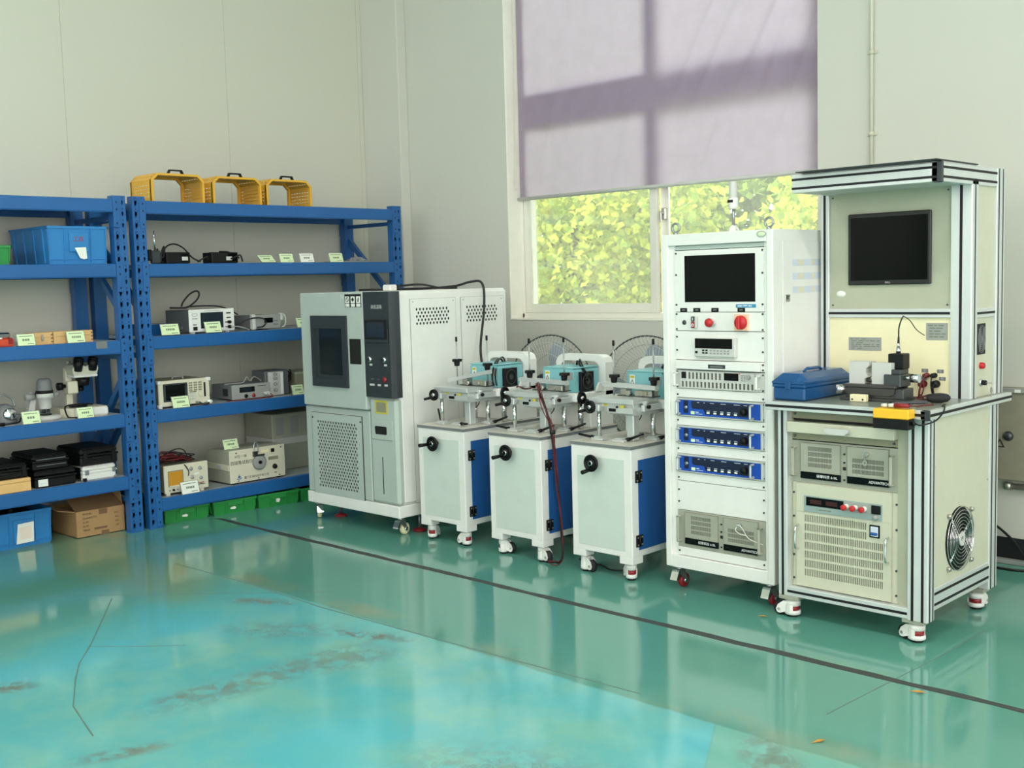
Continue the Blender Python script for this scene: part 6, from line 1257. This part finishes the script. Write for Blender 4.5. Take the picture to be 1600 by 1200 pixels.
part(i3, 'edge_strip', B(.03, .05, -.003, .002, .01, .16, .001), 'white'); part(i3, 'cords', MB().tube([(.115, .06, .12), (.14, .05, .13), (.16, .06, .15), (.17, .09, .17)], .005, 6).tube([(.115, .08, .08), (.14, .06, .09), (.16, .07, .13), (.165, .10, .16)], .005, 6), 'blackcable', kind='stuff')
sign(.248, L, 'label stand beside the device with screw terminals', w=.095, h=.072, x=-3.39)
bx_ = st('instrument_box', 'brown grey box behind the label at the chamber side', 'box', -3.52, .375, L); part(bx_, 'body', B(-.06, .16, 0, .26, 0, .15, .004), 'olive'); part(bx_, 'lid_edge', B(-.062, .162, -.002, .262, .135, .152, .002), 'warmgrey')
# fifth board
L = LEV2[4]
osx = st('oscilloscope', 'old beige oscilloscope with an amber screen', 'oscilloscope', -3.41, -.652, L); w, h, d = .160, .175, .30
part(osx, 'case', B(-w+.003, w-.003, .012, d, .018, h+.018, .004), 'olive'); part(osx, 'front', B(-w, w, 0, .014, .016, h+.022, .004), 'beige'); z_ = part(osx, 'screen_frame', B(-.135, -.024, -.005, .001, .058, .162, .003), 'olive'); part(z_, 'amber_screen', B(-.130, -.032, -.006, -.005, .066, .156), 'amber'); part(z_, 'screen_sill', B(-.130, -.03, -.009, -.005, .056, .066, .001), 'beige')
for x, z in ((.035, .158), (.10, .155), (.105, .09), (.04, .10)): part(osx, 'knob', MB().lathe([(0, .014), (.007, .013), (.011, .004), (.014, 0)], (x, 0, z), 'y', 14), 'grey')
part(osx, 'white_tag', MB().prism([(.05, .118), (.06, .128), (.09, .130), (.092, .12), (.065, .112)], 'y', -.003, -.001), 'paper'); part(osx, 'low_knobs', MB().cyl((-.125, 0, .035), (-.125, -.008, .035), .006, 8).cyl((-.10, 0, .036), (-.10, -.012, .036), .008, 8, m=1).cyl((-.07, 0, .036), (-.07, -.012, .036), .008, 8), ['grey', 'black'], kind='stuff'); part(osx, 'button_row', MB().box(.08, .13, -.004, 0, .046, .05).box(.075, .125, -.003, 0, .056, .06, m=1), ['black', 'redwheel'], kind='stuff')
for x in (-.135, .11): part(osx, 'foot', B(x-.014, x+.014, .0, .03, 0, .018, .002), 'beige')
part(osx, 'lead', MB().tube([(-.02, .03, h+.022), (-.01, -.005, h+.012), (.010, -.010, .15), (.012, -.008, .13), (.01, -.004, .115)], .0035, 6), 'blackcable')
wl2 = thing('test_lead_heap', 'heap of red and black test leads on the amber-screen oscilloscope', 'cable', (-3.5, -.72, L+.194), 0, world=True); mb = MB(); rr = random.Random(21)
for k in range(26):
    y0 = rr.uniform(-.83, -.76); z0 = L+.207+rr.uniform(0, .05); a = rr.uniform(.1, .22); dz = rr.uniform(0, .05)
    mb.tube([(-3.46-rr.uniform(0, .12), y0, z0), (-3.45-rr.uniform(0, .12), y0+a*.4, z0+rr.uniform(-.01, .03)), (-3.45-rr.uniform(0, .10), y0+a, max(L+.205, z0-.02+rr.uniform(-.01, .02))), (-3.5-rr.uniform(0, .08), y0+a*.7, max(L+.205, z0-.03))], .0034, 5, m=k % 3 == 0)
mb.tube([(-3.46, -.78, L+.27), (-3.45, -.70, L+.295), (-3.45, -.645, L+.285), (-3.45, -.62, L+.24), (-3.46, -.63, L+.21)], .004, 6, m=1)
part(wl2, 'leads', mb, ['redcable', 'blackcable'], kind='stuff')
sign(-.645, L, 'white label stand in front of the amber-screen oscilloscope', w=.125, h=.082, x=-3.375, m='paper')
fr_ = st('angle_tester', 'cream tester with a round dial and Chinese lettering on its front', 'tester', -3.41, -.107, L+.012); w, h, d = .222, .222, .33
part(fr_, 'case', MB().prism([(.0, 0), (.0, h), (.10, h+.004), (d-.05, h-.005), (d, h-.06), (d, 0)], 'x', -w+.004, w-.004), 'warmgrey'); part(fr_, 'front', B(-w, w, -.006, .002, 0, h+.002, .002), 'beige'); part(fr_, 'side_band', B(-w-.001, -w+.01, .01, d-.01, .085, .125, .002), 'beige'); part(fr_, 'side_latch', B(-w-.003, -w+.004, .10, .16, .092, .118, .002), 'lightgrey')
for s_, x, z, sz in (('HTJ－18', -.135, .178, .026), ('四球角试验仪', -.128, .135, .030), ('厦门市海科技开发公司', -.05, .027, .020), ('电话', .14, .032, .011)):
    text(fr_, s_, sz, 'blackink', (0, 0, 0)).location = (x if s_[0] != '厦' else -.015, -.0065, z)
part(fr_, 'sail_logo', MB().prism([(-.165, .032), (-.150, .06), (-.150, .032)], 'y', -.0068, -.006).prism([(-.147, .032), (-.147, .05), (-.135, .032)], 'y', -.0068, -.006, m=1).prism([(-.175, .028), (-.13, .028), (-.14, .022), (-.168, .022)], 'y', -.0068, -.006), ['doorblue', 'labelblue'])
dl = part(fr_, 'dial', MB().lathe([(0, .018), (.040, .018), (.050, .016), (.052, .010), (.052, 0)], (.005, -.006, .122), 'y', 30), 'grey'); part(dl, 'dial_rim', MB().tube([(.005+.051*cos(k*pi/14), -.022, .122+.051*sin(k*pi/14)) for k in range(28)], .0025, 5, sub=1, closed=True), 'midgrey'); part(dl, 'dial_hub', MB().cyl((.005, -.022, .122), (.005, -.034, .122), .012, 14), 'black')
part(fr_, 'clamp_arm', MB().box(-.04, -.005, -.02, .0, .178, .20, .002).box(-.048, .045, -.03, -.015, .166, .178, .003), 'darksteel'); part(fr_, 'clamp_handle', MB().tube([(-.03, -.012, .19), (-.03, -.01, .235), (-.015, -.008, .262), (.0, -.01, .24), (.005, -.012, .19)], .005, 6), 'steel')
part(fr_, 'rocker_switch', B(.108, .136, -.010, -.005, .178, .204, .001), 'black'); part(fr_, 'counter', B(.085, .165, -.009, -.005, .125, .148, .002), 'olive'); part(fr_, 'control_knob', MB().lathe([(0, .016), (.013, .015), (.018, .004), (.019, 0)], (.135, -.006, .075), 'y', 16), 'black'); part(fr_, 'name_strip', B(.03, .09, -.0075, -.006, .182, .20), 'ivory')
sc = MB()
for x, z in ((-.17, .205), (.19, .205), (-.16, .012), (.0, .01), (.17, .012)): sc.cyl((x, -.006, z), (x, -.009, z), .005, 8)
part(fr_, 'panel_screws', sc, 'darksteel', kind='stuff')
for x in (-.18, .18): part(fr_, 'foot', MB().cyl((x, .03, -.012), (x, .03, 0), .014, 12), 'rubber')
for x in (-.18, .18): part(fr_, 'foot', MB().cyl((x, .28, -.012), (x, .28, 0), .014, 12), 'rubber')
sign(-.268, L+.012+.2265, 'label stand on top of the cream dial tester', w=.112, h=.07, x=-3.47)
cb = st('equipment_box', 'tall grey box strapped with pale tape at the back of the lowest corner shelf', 'box', -3.66, .49, L); part(cb, 'lower_body', B(-.30, .22, 0, .36, 0, .19, .004), 'warmgrey'); part(cb, 'upper_body', B(-.30, .22, .0, .36, .235, .415, .004), 'warmgrey'); part(cb, 'waist_band', B(-.298, .218, -.004, .355, .188, .237, .003), 'lightgrey')
for k in range(3): part(cb, 'relief_panel', B(-.27+k*.13, -.20+k*.13, -.003, .002, .26, .385, .002), 'grey')
# floor under bay 2
for k, (y, x, lb) in enumerate([(-.655, -3.425, 'low green plastic bin nearest the shelf post under the corner shelving'), (-.312, -3.39, 'low green plastic bin, second from the shelf post'), (.018, -3.355, 'low green plastic bin, third from the shelf post'), (.352, -3.325, 'low green plastic bin partly hidden by the climate chamber')]):
    g = crate('parts_bin', lb, x, y, 0, .318, .5, .094, 'crategreen', rz=radians(-5), group='green bins on the floor under the shelving')
    part(g, 'torn_label', MB().prism([(-.035, .034), (-.002, .030), (.006, .040), (-.004, .048), (-.03, .044)], 'y', -.004, .006) if k != 2 else MB().prism([(-.02, .03), (0, .028), (.008, .05), (-.012, .058), (-.022, .05)], 'y', -.004, .006), 'paper')
